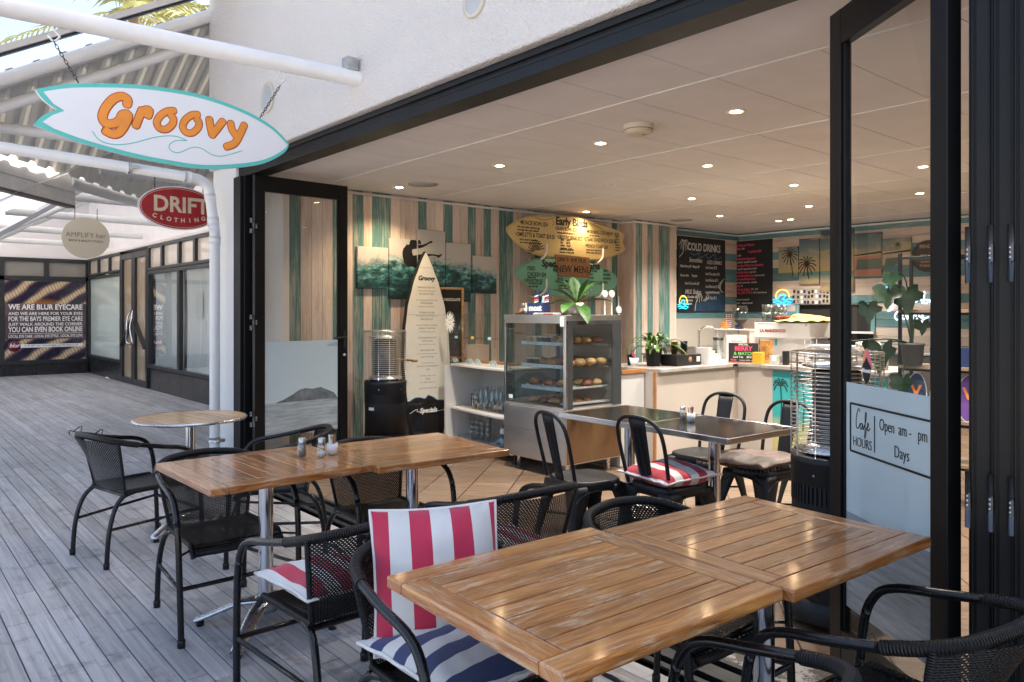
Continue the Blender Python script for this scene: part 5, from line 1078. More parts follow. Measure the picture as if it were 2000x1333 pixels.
nv = neon('white script neon about good vibes with a small blue surfboard above', (-4.55, BY - .04, 1.50), FY, [
    (n_b, .008, [[(-.33, .25), (-.22, .285), (-.10, .275), (.02, .25), (-.10, .225), (-.22, .215), (-.33, .25)]]), (n_y, .005, [[(-.29, .25), (-.05, .25)]]),
    (n_w, .0085, [[(-.08, .12), (-.13, .14), (-.155, .09), (-.12, .06), (-.08, .09), (-.07, .14), (-.09, .0), (-.14, -.05), (-.16, -.01), (-.09, .03)], [(-.03, .12), (-.055, .09), (-.03, .06), (.0, .09), (-.03, .12)], [(.04, .12), (.015, .09), (.04, .06), (.07, .09), (.04, .12)], [(.12, .11), (.09, .08), (.11, .06), (.135, .09), (.15, .22)],
                  [(.2, .15), (.22, .07), (.27, .17)], [(.29, .11), (.30, .06)], [(.33, .21), (.325, .07), (.36, .06), (.375, .10), (.335, .10)], [(.39, .09), (.43, .11), (.42, .06), (.40, .08), (.46, .07)], [(.50, .13), (.47, .10), (.51, .08), (.47, .055)],
                  [(.03, -.07), (-.02, -.06), (-.06, -.12), (-.03, -.17), (.03, -.14)], [(.06, -.10), (.03, -.13), (.06, -.16), (.09, -.12), (.06, -.10)], [(.11, -.16), (.12, -.10), (.15, -.11), (.16, -.16)], [(.18, -.16), (.19, -.10), (.22, -.11), (.23, -.16)], [(.26, -.10), (.27, -.15), (.31, -.10), (.29, -.22), (.24, -.24), (.30, -.17), (.38, -.13)]])])
rs = thing('round_sign', 'round dark plaque with worn gold writing near the top of the back wall', 'sign', (-4.17, BY - .06, 2.19), rot=FY)
b = MB(); b.prism(oval(.215, .215, 36), -.01, .012); b.build('plaque', M('dark_plaque', (.04, .03, .022), .6, 0, .6, 8), rs); gold = M('gold_ink', (.5, .3, .09), .5)
for s, y, sz in (('FIND', .13, .07), ("IT'S A", .0, .06), ('SURF', -.07, .055), ('THING', -.13, .05)): text('lettering', s, gold, rs, (-.03, y, .013), sz, .001)
ph = thing('photo_board', 'pinboard covered in small snapshots above the kitchen hatch', 'pinboard', (-5.80, BY - .02, 1.675), rot=FY)
b = MB(); b.box((0, 0, 0), (.70, .23, .02)); b.build('board', M('board_cream', (.42, .37, .32), .7), ph); random.seed(5)
for i in range(34):
    x = -.33 + (i % 12) * .06 + random.uniform(-.01, .01); y = -.085 + (i // 12) * .075 + random.uniform(-.012, .012)
    b = MB(); b.box((x, y, .0115 + .0003 * (i % 5)), (.036, .046, .001), 0); o = b.build('snapshot', [ink, M('snap', (.25, .15, .1), .5) if i == 1 else palm_br, white_ink, navy][i % 4], ph)

# ================================================================ DOWNLIGHTS
bulb = emit('warm_lamp', (1, .68, .38, 1), 22); collar_m = emit('collar_painted_glow', (1, .38, .09, 1), .7)  # collar emission paints the lamp's warm glow onto its reflector ring
LP = [(-2.763, 4.236), (-3.951, 4.257), (-5.136, 4.247), (-6.70, 4.205), (-3.956, 5.627), (-4.001, 7.159), (-5.223, 7.128), (-6.79, 7.05), (-5.934, 8.716), (-4.684, 8.728), (-5.732, 9.842), (-5.53, 9.801), (-2.753, 7.108), (-3.397, 8.69), (-1.2, 5.6), (-.2, 8.0), (-2.75, 5.63), (-1.4, 9.6), (-.2, 4.4)]  # the trailing lamps are out of view, kept to brighten the room
dl0 = None
DLW = ['nearest the camera, right of the smoke alarm', 'left of the smoke alarm in the front row', 'in the front row above the far end of the surf canvases', 'close to the striped wall above the leftmost canvas', 'in the second row, right of the ceiling plate', 'in the middle of the ceiling above the counter corner', 'above the cake cabinet towards the back', 'shining on the Early Birds surfboard', 'in front of the cold drinks board', 'above the espresso machine', 'left one of the close pair by the back corner', 'right one of the close pair by the back corner', 'upper one seen through the angled door glass', 'lower one seen through the angled door glass', 'added out of view as room fill, front right beyond the angled door', 'added out of view as room fill, far right by the back wall', 'added out of view as room fill, second row beside the angled door', 'added out of view as room fill, back wall behind the stacked doors', 'added out of view as room fill, front row behind the stacked doors']
for i, (x, y) in enumerate(LP):
    if dl0 is None:
        t = thing('downlight', 'warm recessed ceiling downlight, one of the row set in the cafe ceiling tiles', 'ceiling light', (x, y, CZ), 0, 'recessed downlights in the cafe ceiling')
        b = MB(); b.lathe([(.048, -.005), (.062, -.005), (.064, .0)], 24); b.build('rim', white_steel, t); b = MB(); b.lathe([(0, -.003), (.036, -.003)], 24); b.build('lamp', bulb, t); b = MB(); b.lathe([(.036, -.003), (.048, -.005)], 24); b.build('painted_glow_collar', collar_m, t); dl0 = t
    else: t = dup(dl0, (x, y, CZ))
    t['label'] = 'warm recessed downlight ' + DLW[i]
    l = bpy.data.lights.new('downlight_beam', 'SPOT'); l.energy = (17 if y > 6 else 27) if x < -6.4 else 66; l.color = (1, .74, .45) if x < -6.4 else (1, .91, .80); l.spot_size = R(125); l.spot_blend = .8; l.shadow_soft_size = .035
    lo = bpy.data.objects.new('downlight_beam', l); C.objects.link(lo); lo.location = (x, y, CZ - .02)
sm = thing('smoke_alarm', 'round cream smoke alarm on the ceiling', 'smoke alarm', (-3.40, 4.04, CZ)); b = MB(); b.lathe([(.105, 0), (.105, -.02), (.098, -.03), (.095, -.055), (.07, -.066), (0, -.068)], 32); b.build('body', M('alarm_cream', (.62, .54, .42), .5), sm); b = MB(); b.lathe([(.0985, -.034), (.0985, -.038)], 32); b.lathe([(.0, -.0685), (.012, -.069)], 12, (.03, .02, 0)); b.build('slots', ink, sm)
for x, y in ((-6.38, 4.279), (-6.55, 8.70)):
    t = thing('ceiling_speaker', 'flat round ceiling speaker ' + ('above the surf canvases' if y < 5 else 'in front of the cold drinks board'), 'speaker', (x, y, CZ)); b = MB(); b.lathe([(.15, 0), (.15, -.006), (0, -.008)], 32); b.build('grille', M('speaker_grey', (.40, .38, .36), .7), t)
t = thing('sprinkler_plate', 'small round white plate on the ceiling above the counter', 'ceiling plate', (-5.18, 5.68, CZ)); b = MB(); b.lathe([(.05, 0), (.05, -.006), (.02, -.008), (.02, -.018), (0, -.02)], 20); b.build('plate', white_paint, t)
# ================================================================ CAKE CABINET
cc = thing('cake_cabinet', 'stainless steel and glass cake display cabinet in the middle of the cafe', 'display cabinet', (-5.075, 4.945, 0))
hx, hy = .415, .355
b = MB(); b.box((0, 0, .36), (2 * hx, 2 * hy, .48)); b.build('base', steel, cc, .004)
b = MB(); b.box((-.0, -hy - .004, .485), (2 * hx - .02, .008, .20)); b.box((0, -hy - .003, .245), (2 * hx - .02, .006, .24)); b.build('front_panel', steel, cc, .003)
b = MB(); b.box((hx + .001, 0, .36), (.003, 2 * hy - .02, .46)); k = N('side_steel'); nn_ = k.noise(k.coord('Object', (1, 2, 1)), 1.4, 2); k.P(Base_Color=(.30, .22, .16, 1), Metallic=1, Roughness=.24); k.bump(nn_, .5, .1); b.build('side_panel', k.m, cc)
b = MB(); b.box((0, 0, .605), (2 * hx - .01, 2 * hy - .01, .012)); b.build('cabinet_floor', steel, cc, .003); b = MB(); b.box((0, 0, 1.39), (2 * hx, 2 * hy, .05)); b.build('cabinet_top', steel, cc, .003)
for x in (-hx + .012, hx - .018): b = MB(); b.box((x, -hy + .012, .985), (.024 if x < 0 else .034, .024, .77)); b.build('front_post', stl, cc, .002)
b = MB(); b.box((hx - .008, -hy + .055, .985), (.012, .06, .77)); b.box((hx - .008, hy - .06, .985), (.012, .12, .77)); b.box((hx - .008, 0, 1.355), (.014, 2 * hy - .02, .05)); b.build('side_frame', dark_steel, cc, .002); b = MB(); b.box((-hx + .02, hy - .02, .985), (.03, .03, .77)); b.build('rear_post', dark_steel, cc, .002)
b = MB(); b.box((0, -hy + .006, 1.375), (2 * hx - .03, .014, .055)); b.box((0, -hy + .002, 1.345), (2 * hx - .03, .01, .008)); b.build('top_rail', steel, cc, .002)
cabg = glass('cabinet_glass', (.93, .95, .95), 2.6, .01); b = MB(); b.box((0, -hy + .012, .985), (2 * hx - .06, .005, .745)); b.build('front_glass', cabg, cc); b = MB(); b.box((hx - .010, 0, .985), (.005, 2 * hy - .15, .72)); b.build('side_glass', cabg, cc); b = MB(); b.box((-hx + .006, 0, .985), (.005, 2 * hy - .05, .72)); b.build('side_glass', glass('smoked_glass', (.62, .66, .65, 1), 1.5), cc)
b = MB(); b.box((0, hy - .006, .985), (2 * hx - .04, .012, .75)); b.build('back_door', M('cab_back', (.42, .40, .37), .3, .2), cc)
b = MB()
for i in range(26): b.box((-hx + .05, -hy + .035, .66 + i * .025), (.03, .004, .006))
b.build('shelf_rail', stl, cc)
for x, y in ((-hx + .12, -hy + .09), (hx - .08, -hy + .09), (hx - .08, hy - .10), (-hx + .12, hy - .1)):
    b = MB(); b.lathe([(.017, 0), (.017, .01), (.021, .012), (.025, .12)], 16, (x, y, 0)); b.build('leg', alu, cc)
b = MB(); b.lathe([(.028, 0), (.03, .012), (.012, .02), (.012, .12)], 16, (-hx + .02, -hy + .12, 0)); b.build('castor', black_pl, cc)
b = MB(); b.box((hx - .04, -hy - .008, 1.36), (.05, .004, .085)); b.box((-hx + .09, -hy + .008, .66), (.055, .002, .035)); b.build('paper_notice', white_ink, cc)
tk = M('ticket_blue', (.42, .62, .70), .5); tray_m = M('tray_white', (.60, .60, .58), .35)
shelfz = [1.155, .955, .755]
for i, z in enumerate(shelfz):
    b = MB(); b.box((.06, -.02, z), (2 * hx - .22, 2 * hy - .16, .008)); b.build('shelf_glass', clear, cc)
    b = MB(); b.box((.05, -hy + .065, z + .004), (2 * hx - .26, .006, .030)); b.box((.05, hy - .1, z - .012), (2 * hx - .26, .02, .014)); o = b.build('ticket_rail', M('rail_pale', (.48, .54, .55), .4), cc)
    b = MB()
    for j in range(5): b.box((-.20 + j * .11 + .02 * (i % 2), -hy + .0605, z + .004), (.065, .002, .026))
    b.build('price_ticket', tk, o)
b = MB(); b.box((.30, .0, .632), (.1, .55, .012)); b.build('vent_strip', tray_m, cc)
def blob(name, label, loc, s, mat, grp, seed, sq=.6, rz=0, box=False, par=None, wrap=False):
    b = MB(); n1, n2 = 10, 14
    if box: b.box((0, 0, s[2] / 2), s)
    else:
        def f(u, v):
            th = PI * u; ph_ = 2 * PI * v; d = Vector((math.sin(th) * math.cos(ph_), math.sin(th) * math.sin(ph_), math.cos(th))); q = 1 + .28 * noise.noise(d * 2.3 + Vector((seed, 0, 0))) + .1 * noise.noise(d * 6 + Vector((0, seed, 0)))
            return (d.x * s[0] / 2 * q, d.y * s[1] / 2 * q, max(0, s[2] / 2 + d.z * s[2] / 2 * q))
        b.grid(f, n1, n2)
    o = b.build(name, mat, par, .006 if box else 0); 
    if not par: o.location = loc; o.rotation_euler = (0, 0, rz); tag(o, label, 'pastry', grp)
    return o
bake = [M('pastry_brown', (.42, .21, .08), .5, 0, .5, 22, .6, 60), M('muffin_dark', (.22, .10, .05), .6, 0, .4, 25, .6, 60), M('bread_gold', (.55, .34, .15), .55, 0, .4, 20, .5, 50), M('berry_bake', (.24, .07, .05), .5, 0, .5, 26, .5, 50)]
iced = M('icing', (.66, .60, .48), .5, 0, .1, 20); choc = M('chocolate_cake', (.06, .03, .018), .6, 0, .3, 30, .4, 90)
ORD5 = ['leftmost', 'second', 'third', 'fourth', 'fifth']
random.seed(3); base = Vector((-5.075, 4.945, 0))
def cake_slice(x, y, z, m, j=0):
    t = thing('cake_slice', ORD5[j] + ' iced cake slice on the %s shelf of the cake cabinet' % ('top' if z > 1.1 else 'middle'), 'cake', base + Vector((x, y, z)), R(random.uniform(-8, 8)), 'cake slices in the cabinet ' + ('top' if z > 1.1 else 'middle')); b = MB(); b.box((0, 0, .024), (.055, .09, .048)); b.build('sponge', m, t, .004); b = MB(); b.box((0, 0, .0545), (.057, .092, .013)); b.build('icing', iced, t, .005)
for j in range(5): cake_slice(-.19 + j * .062, -.20 + j * .012, shelfz[0] + .005, bake[2] if j < 2 else choc, j)
for j in range(4): cake_slice(-.19 + j * .062, -.20 + j * .012, shelfz[1] + .005, choc, j)
ORD = ['leftmost', 'second from the left', 'third from the left', 'rightmost']
def past(x, y, z, s, m, nm, lb, ix=None, row=0, nrow=2):
    w = lb if ix is None else ORD[ix] + ' ' + lb + ', ' + ('front row', 'second row', 'third row', 'back row')[row]
    blob(nm, w, base + Vector((x, y, z)), s, m, 'baked goods in the cake cabinet', random.random() * 90, rz=random.random() * 3)
for i in range(6): past(.12 + (i % 3) * .085, -.2 + (i // 3) * .10, shelfz[0] + .005, (.085, .085, .065), bake[(i * 2) % 4], 'muffin', 'wrapped muffin on the top cabinet shelf', i % 3, i // 3)
for i in range(6): past(.06 + (i % 3) * .115, .02 + (i // 3) * .13, shelfz[0] + .005, (.12, .10, .06), bake[i % 4], 'bread_roll', 'filled roll behind the muffins on the top shelf', i % 3, i // 3 + 1)
for i in range(16): past(-.0 + (i % 4) * .105, -.22 + (i // 4) * .135, shelfz[1] + .005, (.11, .10, .07), bake[(i * 3 + 1) % 4], 'pastry', 'wrapped pastry on the middle cabinet shelf', i % 4, i // 4)
for x, y in ((-.14, -.2), (.03, -.17), (.20, -.19)):
    t = thing('plate', 'white plate of pastries on the lower shelf, ' + {-.14: 'left one', .03: 'middle one', .20: 'right one'}[x], 'plate', base + Vector((x, y, shelfz[2] + .006)), 0); b = MB(); b.lathe([(0, .002), (.05, .002), (.088, .014), (.09, .017), (.05, .007), (0, .006)], 28); b.build('dish', white_paint, t)
    for i in range(4): past(x + .035 * math.cos(i * 1.7), y + .03 * math.sin(i * 1.7), shelfz[2] + .012 + (i == 3) * .02, (.085, .06, .05), bake[(i + 1) % 4], 'pastry', ('left', 'top', 'right', 'stacked')[i] + ' croissant like pastry on the ' + {-.14: 'left', .03: 'middle', .20: 'right'}[x] + ' plate of the lower shelf')
t = thing('serving_tray', 'long white tray at the right of the lower cabinet shelf', 'tray', base + Vector((.27, .02, shelfz[2] + .006)), 0); b = MB(); b.box((0, 0, .004), (.12, .48, .008)); 
for x in (-.06, .06): b.box((x, 0, .010), (.004, .48, .016))
b.build('tray', tray_m, t)
for i in range(6): past(.09 + (i % 3) * .10, .03 + (i // 3) * .13, shelfz[2] + .018, (.11, .09, .06), bake[(i + 1) % 4], 'bread_roll', 'roll behind the plates on the lower shelf', i % 3, i // 3 + 1)
for i in range(12): past(-.15 + (i % 4) * .13, -.20 + (i // 4) * .14, .612, (.12, .09, .055), bake[(i + 2) % 4], 'pastry', 'flat loaf in the bottom of the cake cabinet', i % 4, i // 4)

# things standing on the cabinet
TZ = 1.416
tr = thing('cafe_tray', 'black tray with shakers and sachet cups on top of the cabinet', 'tray', (-5.36, 4.83, TZ)); b = MB(); b.box((0, 0, .008), (.27, .20, .012)); b.build('tray', black_pl, tr, .004)
shaker('shaker at the left on the black tray', (-5.45, 4.80, TZ + .015), .7, (.13, .10, .08), group='shakers on the black tray'); shaker('shaker at the right on the black tray', (-5.31, 4.80, TZ + .015), .7, (.5, .4, .3), group='shakers on the black tray')
sachets('left sachet cup on the black tray', (-5.385, 4.79, TZ + .015), .045, 'sachet cups on the black tray'); sachets('right sachet cup on the black tray', (-5.27, 4.80, TZ + .015), .045, 'sachet cups on the black tray')
mb_ = thing('most_box', 'navy counter box printed most on top of the cake cabinet', 'box', (-5.17, 4.74, TZ), R(6)); mb_.name = 'drink_box'
b = MB(); b.box((0, 0, .055), (.20, .10, .11)); b.build('box', navy, mb_, .002); o = text('lettering', 'most', white_ink, mb_, (0.0, -.0515, .06), .075, .003); o.rotation_euler = (R(90), 0, 0)
for i, dx in enumerate((-.085, .055)):
    t = thing('display_card', ('left' if i == 0 else 'right') + ' fin shaped navy card standing in the navy box', 'card', (-5.17 + dx, 4.79, TZ + .10), rot=(R(90), 0, 0))
    b = MB(); b.prism([(-.045, 0), (.03, 0), (.035, .07), (.033, .14), (.012, .12), (-.02, .08)], -.002, .002); b.build('card', navy, t)
    for j, m in enumerate((white_ink, orange_p, red_p, white_ink)): b = MB(); b.prism([(-.03 + j * .002, .01 + j * .018), (.028, .02 + j * .018), (.028, .03 + j * .018), (-.03 + j * .002, .02 + j * .018)], .0025, .003); b.build('stripe', m, t)
t = thing('water_bottle', 'clear bottle standing between the two fin cards', 'bottle', (-5.165, 4.80, TZ)); b = MB(); b.lathe([(0, .0), (.02, .0), (.021, .12), (.012, .15), (.011, .17), (0, .172)], 16); b.build('bottle', M('pale_blue', (.3, .45, .6), .3), t)
t = thing('newspaper', 'folded newspaper lying on the cabinet before the potted plant', 'newspaper', (-4.93, 4.66, TZ), R(3)); b = MB(); b.box((0, 0, .006), (.34, .10, .010)); b.box((-.01, .005, .015), (.32, .09, .007)); b.build('pages', M('newsprint', (.45, .45, .44), .8, 0, .4, 30), t, .003); b = MB(); b.box((.02, -.0505, .008), (.12, .001, .010)); b.build('red_band', red_p, t)
t = thing('paper_bag', 'crumpled brown paper on the cabinet edge behind the tray', 'paper', (-5.56, 4.95, TZ)); o = blob('paper', '', None, (.22, .12, .07), kraft, None, 4, par=t)
def leafm(b, base_, d, L, w, droop, n=10, fold=.25, wav=0, pk=.75):
    d = Vector(d).normalized(); side = d.cross(Vector((0, 0, 1))).normalized(); up_ = side.cross(d)
    def f(u, v):
        x = 2 * u - 1; ww = w * (math.sin(PI * min(1, v ** pk * .97 + .03)) ** .8) * (1 + wav * math.sin(v * 34 + x)); p = Vector(base_) + d * (L * v) - Vector((0, 0, 1)) * droop * L * v * v + side * x * ww + up_ * (abs(x) * fold * ww)
        return p
    b.grid(f, 4, n)
def plant_leaves(t, specs, mat, z0):
    for i, (az, el, L, w, dr, wv) in enumerate(specs):
        b = MB(); d = (math.cos(az) * math.cos(el), math.sin(az) * math.cos(el), math.sin(el)); leafm(b, (0, 0, z0), d, L, w * 1.18, dr, 18, .30, wv, 1.5); b.build('leaf', mat, t)
pl = thing('potted_plant', 'broad leaved green plant in a cream pot on the cake cabinet', 'plant', (-4.74, 4.80, TZ))
b = MB(); b.lathe([(0, 0), (.058, 0), (.072, .03), (.078, .08), (.070, .105), (.062, .105), (.06, .09), (0, .088)], 28); b.build('pot', cream_c, pl)
leaf_l = low_spec(M('glossy_leaf', (.028, .085, .013), .42, 0, .6, 14), .3)
Rx = math.atan2(.7603, .6496)     # screen-right bearing, only used as a convenient compass direction for the foliage
plant_leaves(pl, [(Rx + PI + .2, .75, .36, .052, .35, .06), (Rx + 1.9, 1.25, .30, .045, .15, .06), (Rx + .3, .95, .34, .050, .25, .06), (Rx - .3, .30, .34, .050, .25, .06), (Rx + .9, .7, .26, .045, .3, .06), (Rx - 2.2, .20, .24, .055, .55, .06), (Rx - 1.2, .0, .22, .05, .8, .06), (Rx - .6, 1.1, .27, .042, .1, .06), (Rx + 2.7, .35, .28, .05, .4, .06), (Rx + PI - .4, 1.1, .30, .042, .2, .06)], leaf_l, .10)
b = MB(); b.lathe([(0, .09), (.061, .09)], 20); b.build('soil', soil, pl)
for i, (dx, dy) in enumerate(((.0, .0), (.07, .01), (.14, .0))):
    t = thing('bubble_stick', ('left', 'middle', 'right')[i] + ' white lollipop shaped stick right of the potted plant on the cabinet', 'stick', (-4.70 + dx * .3, 5.12 + dx, TZ), rot=(0, 0, 0)); b = MB(); b.tube([(0, 0, 0), (0, 0, .17)], .004, 6); b.build('stick', white_paint, t); b = MB(); b.prism(oval(.032, .032, 20), -.006, .006, fn=lambda v: (v[2], v[0], v[1] + (.045 if i == 2 else .19))); b.build('disc', white_paint, t)
# ================================================================ WHITE SHELF UNIT AND ACRYLIC CASE
su = thing('shelf_unit', 'white corner shelf unit with curved shelves left of the cake cabinet', 'shelf unit', (-6.30, 5.05, 0))
b = MB(); b.box((-.42, .0, .43), (.025, .52, .86)); b.box((.18, .27, .43), (1.22, .02, .86)); b.build('carcass', white_mel, su, .002)
def cshelf(z, r0):
    b = MB(); pts = [(-.405, .258), (-.405, -.20)] + [(-.405 + 1.19 * i / 12, -.20 - .13 * math.sin(PI * .5 * i / 12)) for i in range(1, 13)] + [(.785, .258)]; b.prism(pts, z - .011, z + .011); return b.build('shelf', white_mel, su, .003)
cshelf(.41, 0); cshelf(.08, 0); cshelf(.875, 0)
b = MB()
for i in range(9): b.lathe([(0, 0), (.004, 0)], 8, (-.406, -.1, .15 + i * .08))
b.build('peg_holes', ink, su)
k_ = M('timber_strip', (.32, .15, .06), .5, 0, .2, 10)
b = MB(); b.box((.0, .12, .897), (.76, .14, .02)); b.build('timber_inlay', k_, su, .002)
ac = thing('acrylic_case', 'clear acrylic display box with price tickets on the white shelf unit', 'display case', (-6.30, 5.0, .890))
b = MB(); b.box((.2, -.20, .265), (1.19, .004, .53)); b.box((-.40, .0, .265), (.004, .40, .53)); b.box((0, -.0, .53), (.80, .40, .004)); b.box((0, 0, .27), (.79, .39, .004)); b.build('acrylic', clear, ac)
for i, x in enumerate((-.22, .06, .34)): b = MB(); b.box((x, -.205, .285), (.05, .003, .026)); b.build('price_ticket', yellow_p if i == 1 else tk, ac)
for i, x in enumerate((-.29, -.03, .10, .36)):
    b = MB(); b.box((x, -.17, .03), (.065, .004, .032)); o = b.build('price_ticket', tk, ac)
    b = MB(); b.tube(crom([(x - .10, -.15, .015), (x - .05, -.16, .05), (x, -.15, .055), (x + .03, -.15, .02)]), .003, 6); b.build('white_cord', white_ink, o)
t = thing('paper_sun', 'white cut out sun face hanging at the left corner of the acrylic case', 'decoration', (-6.63, 4.79, 1.33), rot=FY); pts = []
for i in range(40): a = 2 * PI * i / 40; r = .10 if i % 2 else (.045 + .010 * (i % 4)); pts.append((r * math.cos(a), r * math.sin(a) * 1.2))
b = MB(); b.prism(pts, -.001, .001); b.build('cutout', white_ink, t); strokes('face_drawing', [[(-.02, .02), (-.012, .028), (-.004, .02)], [(.012, .02), (.02, .028), (.028, .02)], [(-.02, -.012), (.004, -.026), (.028, -.012)]], .0022, ink, t, .0015)
b = MB(); b.box((-6.62, 5.16, .99), (.20, .16, .18)); o = b.build('cardboard_box', M('pale_carton', (.38, .29, .22), .8), None, .003); tag(o, 'plain brown box at the back of the acrylic case', 'box')
sg = thing('small_chalk_sign', 'small black sign with white chalk letters among the glass jars', 'sign', (-6.49, 5.02, .49), rot=FY); b = MB(); b.box((0, 0, 0), (.12, .14, .01)); b.build('card', ink, sg); text('lettering', 'WA\nSTA', chalk, sg, (0, .005, .006), .055, .002)
def jar(nm, lb, grp, x, y, z, r, h, neck=True):
    t = thing(nm, lb, 'glass', (x, y, z), 0, grp); b = MB()
    if neck: prof = [(0, .002), (r, .002), (r, h * .62), (r * .62, h * .80), (r * .62, h * .95), (r * .8, h), (r * .56, h), (r * .56, h * .80), (r * .93, h * .62), (r * .93, .01), (0, .01)]
    else: prof = [(0, .002), (r * .8, .002), (r, h), (r * .93, h), (r * .75, .012), (0, .012)]
    b.lathe(prof, 18); b.build('jar' if neck else 'tumbler', jar_glass, t); return t
j0 = jar('glass_carafe', 'glass carafe against the small chalk sign on the white shelf, front row', 'glass carafes on the white shelf', -6.36, 4.93, .422, .038, .20)
for x, y, s in ((-6.27, 4.93, 1.1), (-6.18, 4.93, 1.2), (-6.08, 4.93, 1.12), (-5.99, 4.92, 1.25), (-6.32, 5.05, 1.15), (-6.21, 5.05, 1.25), (-6.11, 5.05, 1.3), (-6.02, 5.05, 1.3), (-5.90, 4.90, 1.28), (-5.80, 4.90, 1.3), (-5.70, 4.88, 1.3), (-5.92, 5.03, 1.32), (-5.81, 5.03, 1.3)): t = dup(j0, (x, y, .422), label='glass carafe on the white shelf, ' + ('front row, ' if y < 5 else 'back row, ') + ('first', 'second', 'third', 'fourth', 'fifth', 'sixth', 'seventh', 'eighth')[min(7, int((x + 6.36) / .095))] + ' counting from the chalk sign' + (', slightly taller' if s > 1.18 else '')); t.scale = (1, 1, s)
g0 = jar('tumbler', 'tumbler at the foot of the leftmost stack on the bottom white shelf', 'stacked tumblers on the white shelf', -6.44, 4.95, .092, .033, .12, False)
for x in (-6.44, -6.36, -6.27, -6.17):
    for q in range(1 if x == -6.44 else 0, 3 if x < -6.2 else 4): dup(g0, (x, 4.95, .092 + .052 * q), label={-6.44: 'leftmost', -6.36: 'second', -6.27: 'third', -6.17: 'tallest'}[x] + ' stack on the bottom white shelf, tumbler ' + ('at its foot', 'second from its foot', 'third from its foot', 'at its top')[q])
t = thing('soft_toy', 'small grey and white patterned cloth figure on the bottom shelf beside the cabinet', 'toy', (-5.74, 4.84, .09)); blob('body', '', None, (.24, .16, .15), M('toy_pattern', (.10, .16, .22), .9, 0, .9, 40), None, 9, par=t); o = blob('head', '', None, (.12, .11, .13), M('toy_grey', (.12, .12, .13), .9, 0, .5, 20), None, 3, par=t); o.location = (0, 0, .14); b = MB(); o2_ = blob('bib', '', None, (.05, .05, .06), white_ink, None, 5, par=t); o2_.location = (.0, -.06, .15)

# ================================================================ COUNTER
ct = thing('cafe_counter', 'long white counter turning a corner, pale worktop and turquoise palm panel', 'counter', (-4.6, 5.35, 0))
def cpt(b, n_, m, bv=0): o = b.build(n_, m, None, bv); o.parent = ct; o.matrix_parent_inverse = Matrix.Translation((-4.6, 5.35, 0)).inverted(); return o
fm = M('counter_front', (.52, .47, .42), .5, 0, .05, 1.5); wtop = M('worktop', (.40, .37, .345), .35, 0, .25, 7)
b = MB(); b.box((-4.93, 6.37, .435), (.70, 1.33, .86)); b.box((-4.90, 7.14, .435), (.64, .20, .86)); b.box((-3.80, 7.40, .435), (1.56, .70, .86)); cpt(b, 'front', fm, .003)
b = MB(); b.box((-5.02, 5.52, .435), (.60, .34, .86)); cpt(b, 'end_cupboard', M('blue_white', (.55, .56, .56), .4, 0, .04, 2), .002)
b = MB(); b.box((-4.592, 5.693, .44), (.03, .016, .87)); b.box((-5.02, 5.345, .885), (.62, .022, .035)); b.box((-4.712, 5.52, .885), (.03, .34, .035)); cpt(b, 'timber_edge', M('orange_timber', (.40, .17, .05), .5, 0, .2, 12), .002)
b = MB(); b.box((-4.92, 6.46, .885), (.76, 1.49, .035)); b.prism([(-4.54, 6.9), (-4.54, 7.0), (-4.30, 7.02), (-4.25, 6.98), (-2.98, 6.96), (-2.98, 7.80), (-5.30, 7.80), (-5.30, 7.2)], .868, .903); cpt(b, 'worktop', wtop, .004)
k = N('turquoise_mural'); s_ = k.n('SeparateXYZ', i0=k.n('NewGeometry').outputs['Position']); nz = k.noise(k.coord('Object', (1, 1, 4)), 4, 6)
k.P(Base_Color=k.mix(k.math('MULTIPLY', nz, .35), k.ramp(s_.outputs[2], [(.0, (.60, .42, .10)), (.30, (.45, .42, .15)), (.40, (.02, .34, .36)), (.60, (.03, .42, .44)), (.86, (.02, .30, .34))]), (.08, .50, .50, 1)), Roughness=.5)
b = MB(); b.box((-3.60, 7.046, .43), (1.14, .010, .84)); mu = cpt(b, 'palm_mural', k.m)
mt = bpy.data.objects.new('palm_silhouettes', None)
def palms(parent, lst):
    L = []
    for X, Z, r, h in lst:
        L += [[(X, Z - h), (X + .01, Z - h * .5), (X, Z)]] + [[(X, Z), (X + .6 * r * math.cos(a), Z + .55 * r * math.sin(a) + .3 * r), (X + r * math.cos(a), Z + r * math.sin(a) - .15 * r)] for a in (-.5, .1, .6, 1.2, 1.9, 2.5, 3.0, 3.6)]
    o = strokes('palm_painting', L, .007, M('palm_dark', (.02, .07, .07), .6), None, .0, .2); o.rotation_euler = FY; o.location = (0, 7.038, 0); o.parent = ct; o.matrix_parent_inverse = Matrix.Translation((-4.6, 5.35, 0)).inverted()
palms(ct, [(-4.08, .70, .08, .38), (-3.84, .74, .10, .46), (-3.5, .66, .10, .4), (-3.2, .74, .09, .4)])
bpy.data.objects.remove(mt)
bk = thing('back_counter', 'dark rear worktop below the chalkboards with a splash of clutter', 'counter', (-6.8, 10.0, 0)); b = MB(); b.box((0, .0, .44), (.66, 1.9, .87)); b.box((2.9, .66, .44), (5.2, .60, .87)); b.build('cupboards', M('dark_cupboard', (.06, .055, .05), .5), bk); b = MB(); b.box((.01, 0, .895), (.70, 1.94, .03)); b.box((2.95, .65, .897), (5.2, .64, .03)); b.build('worktop', steel, bk, .003)
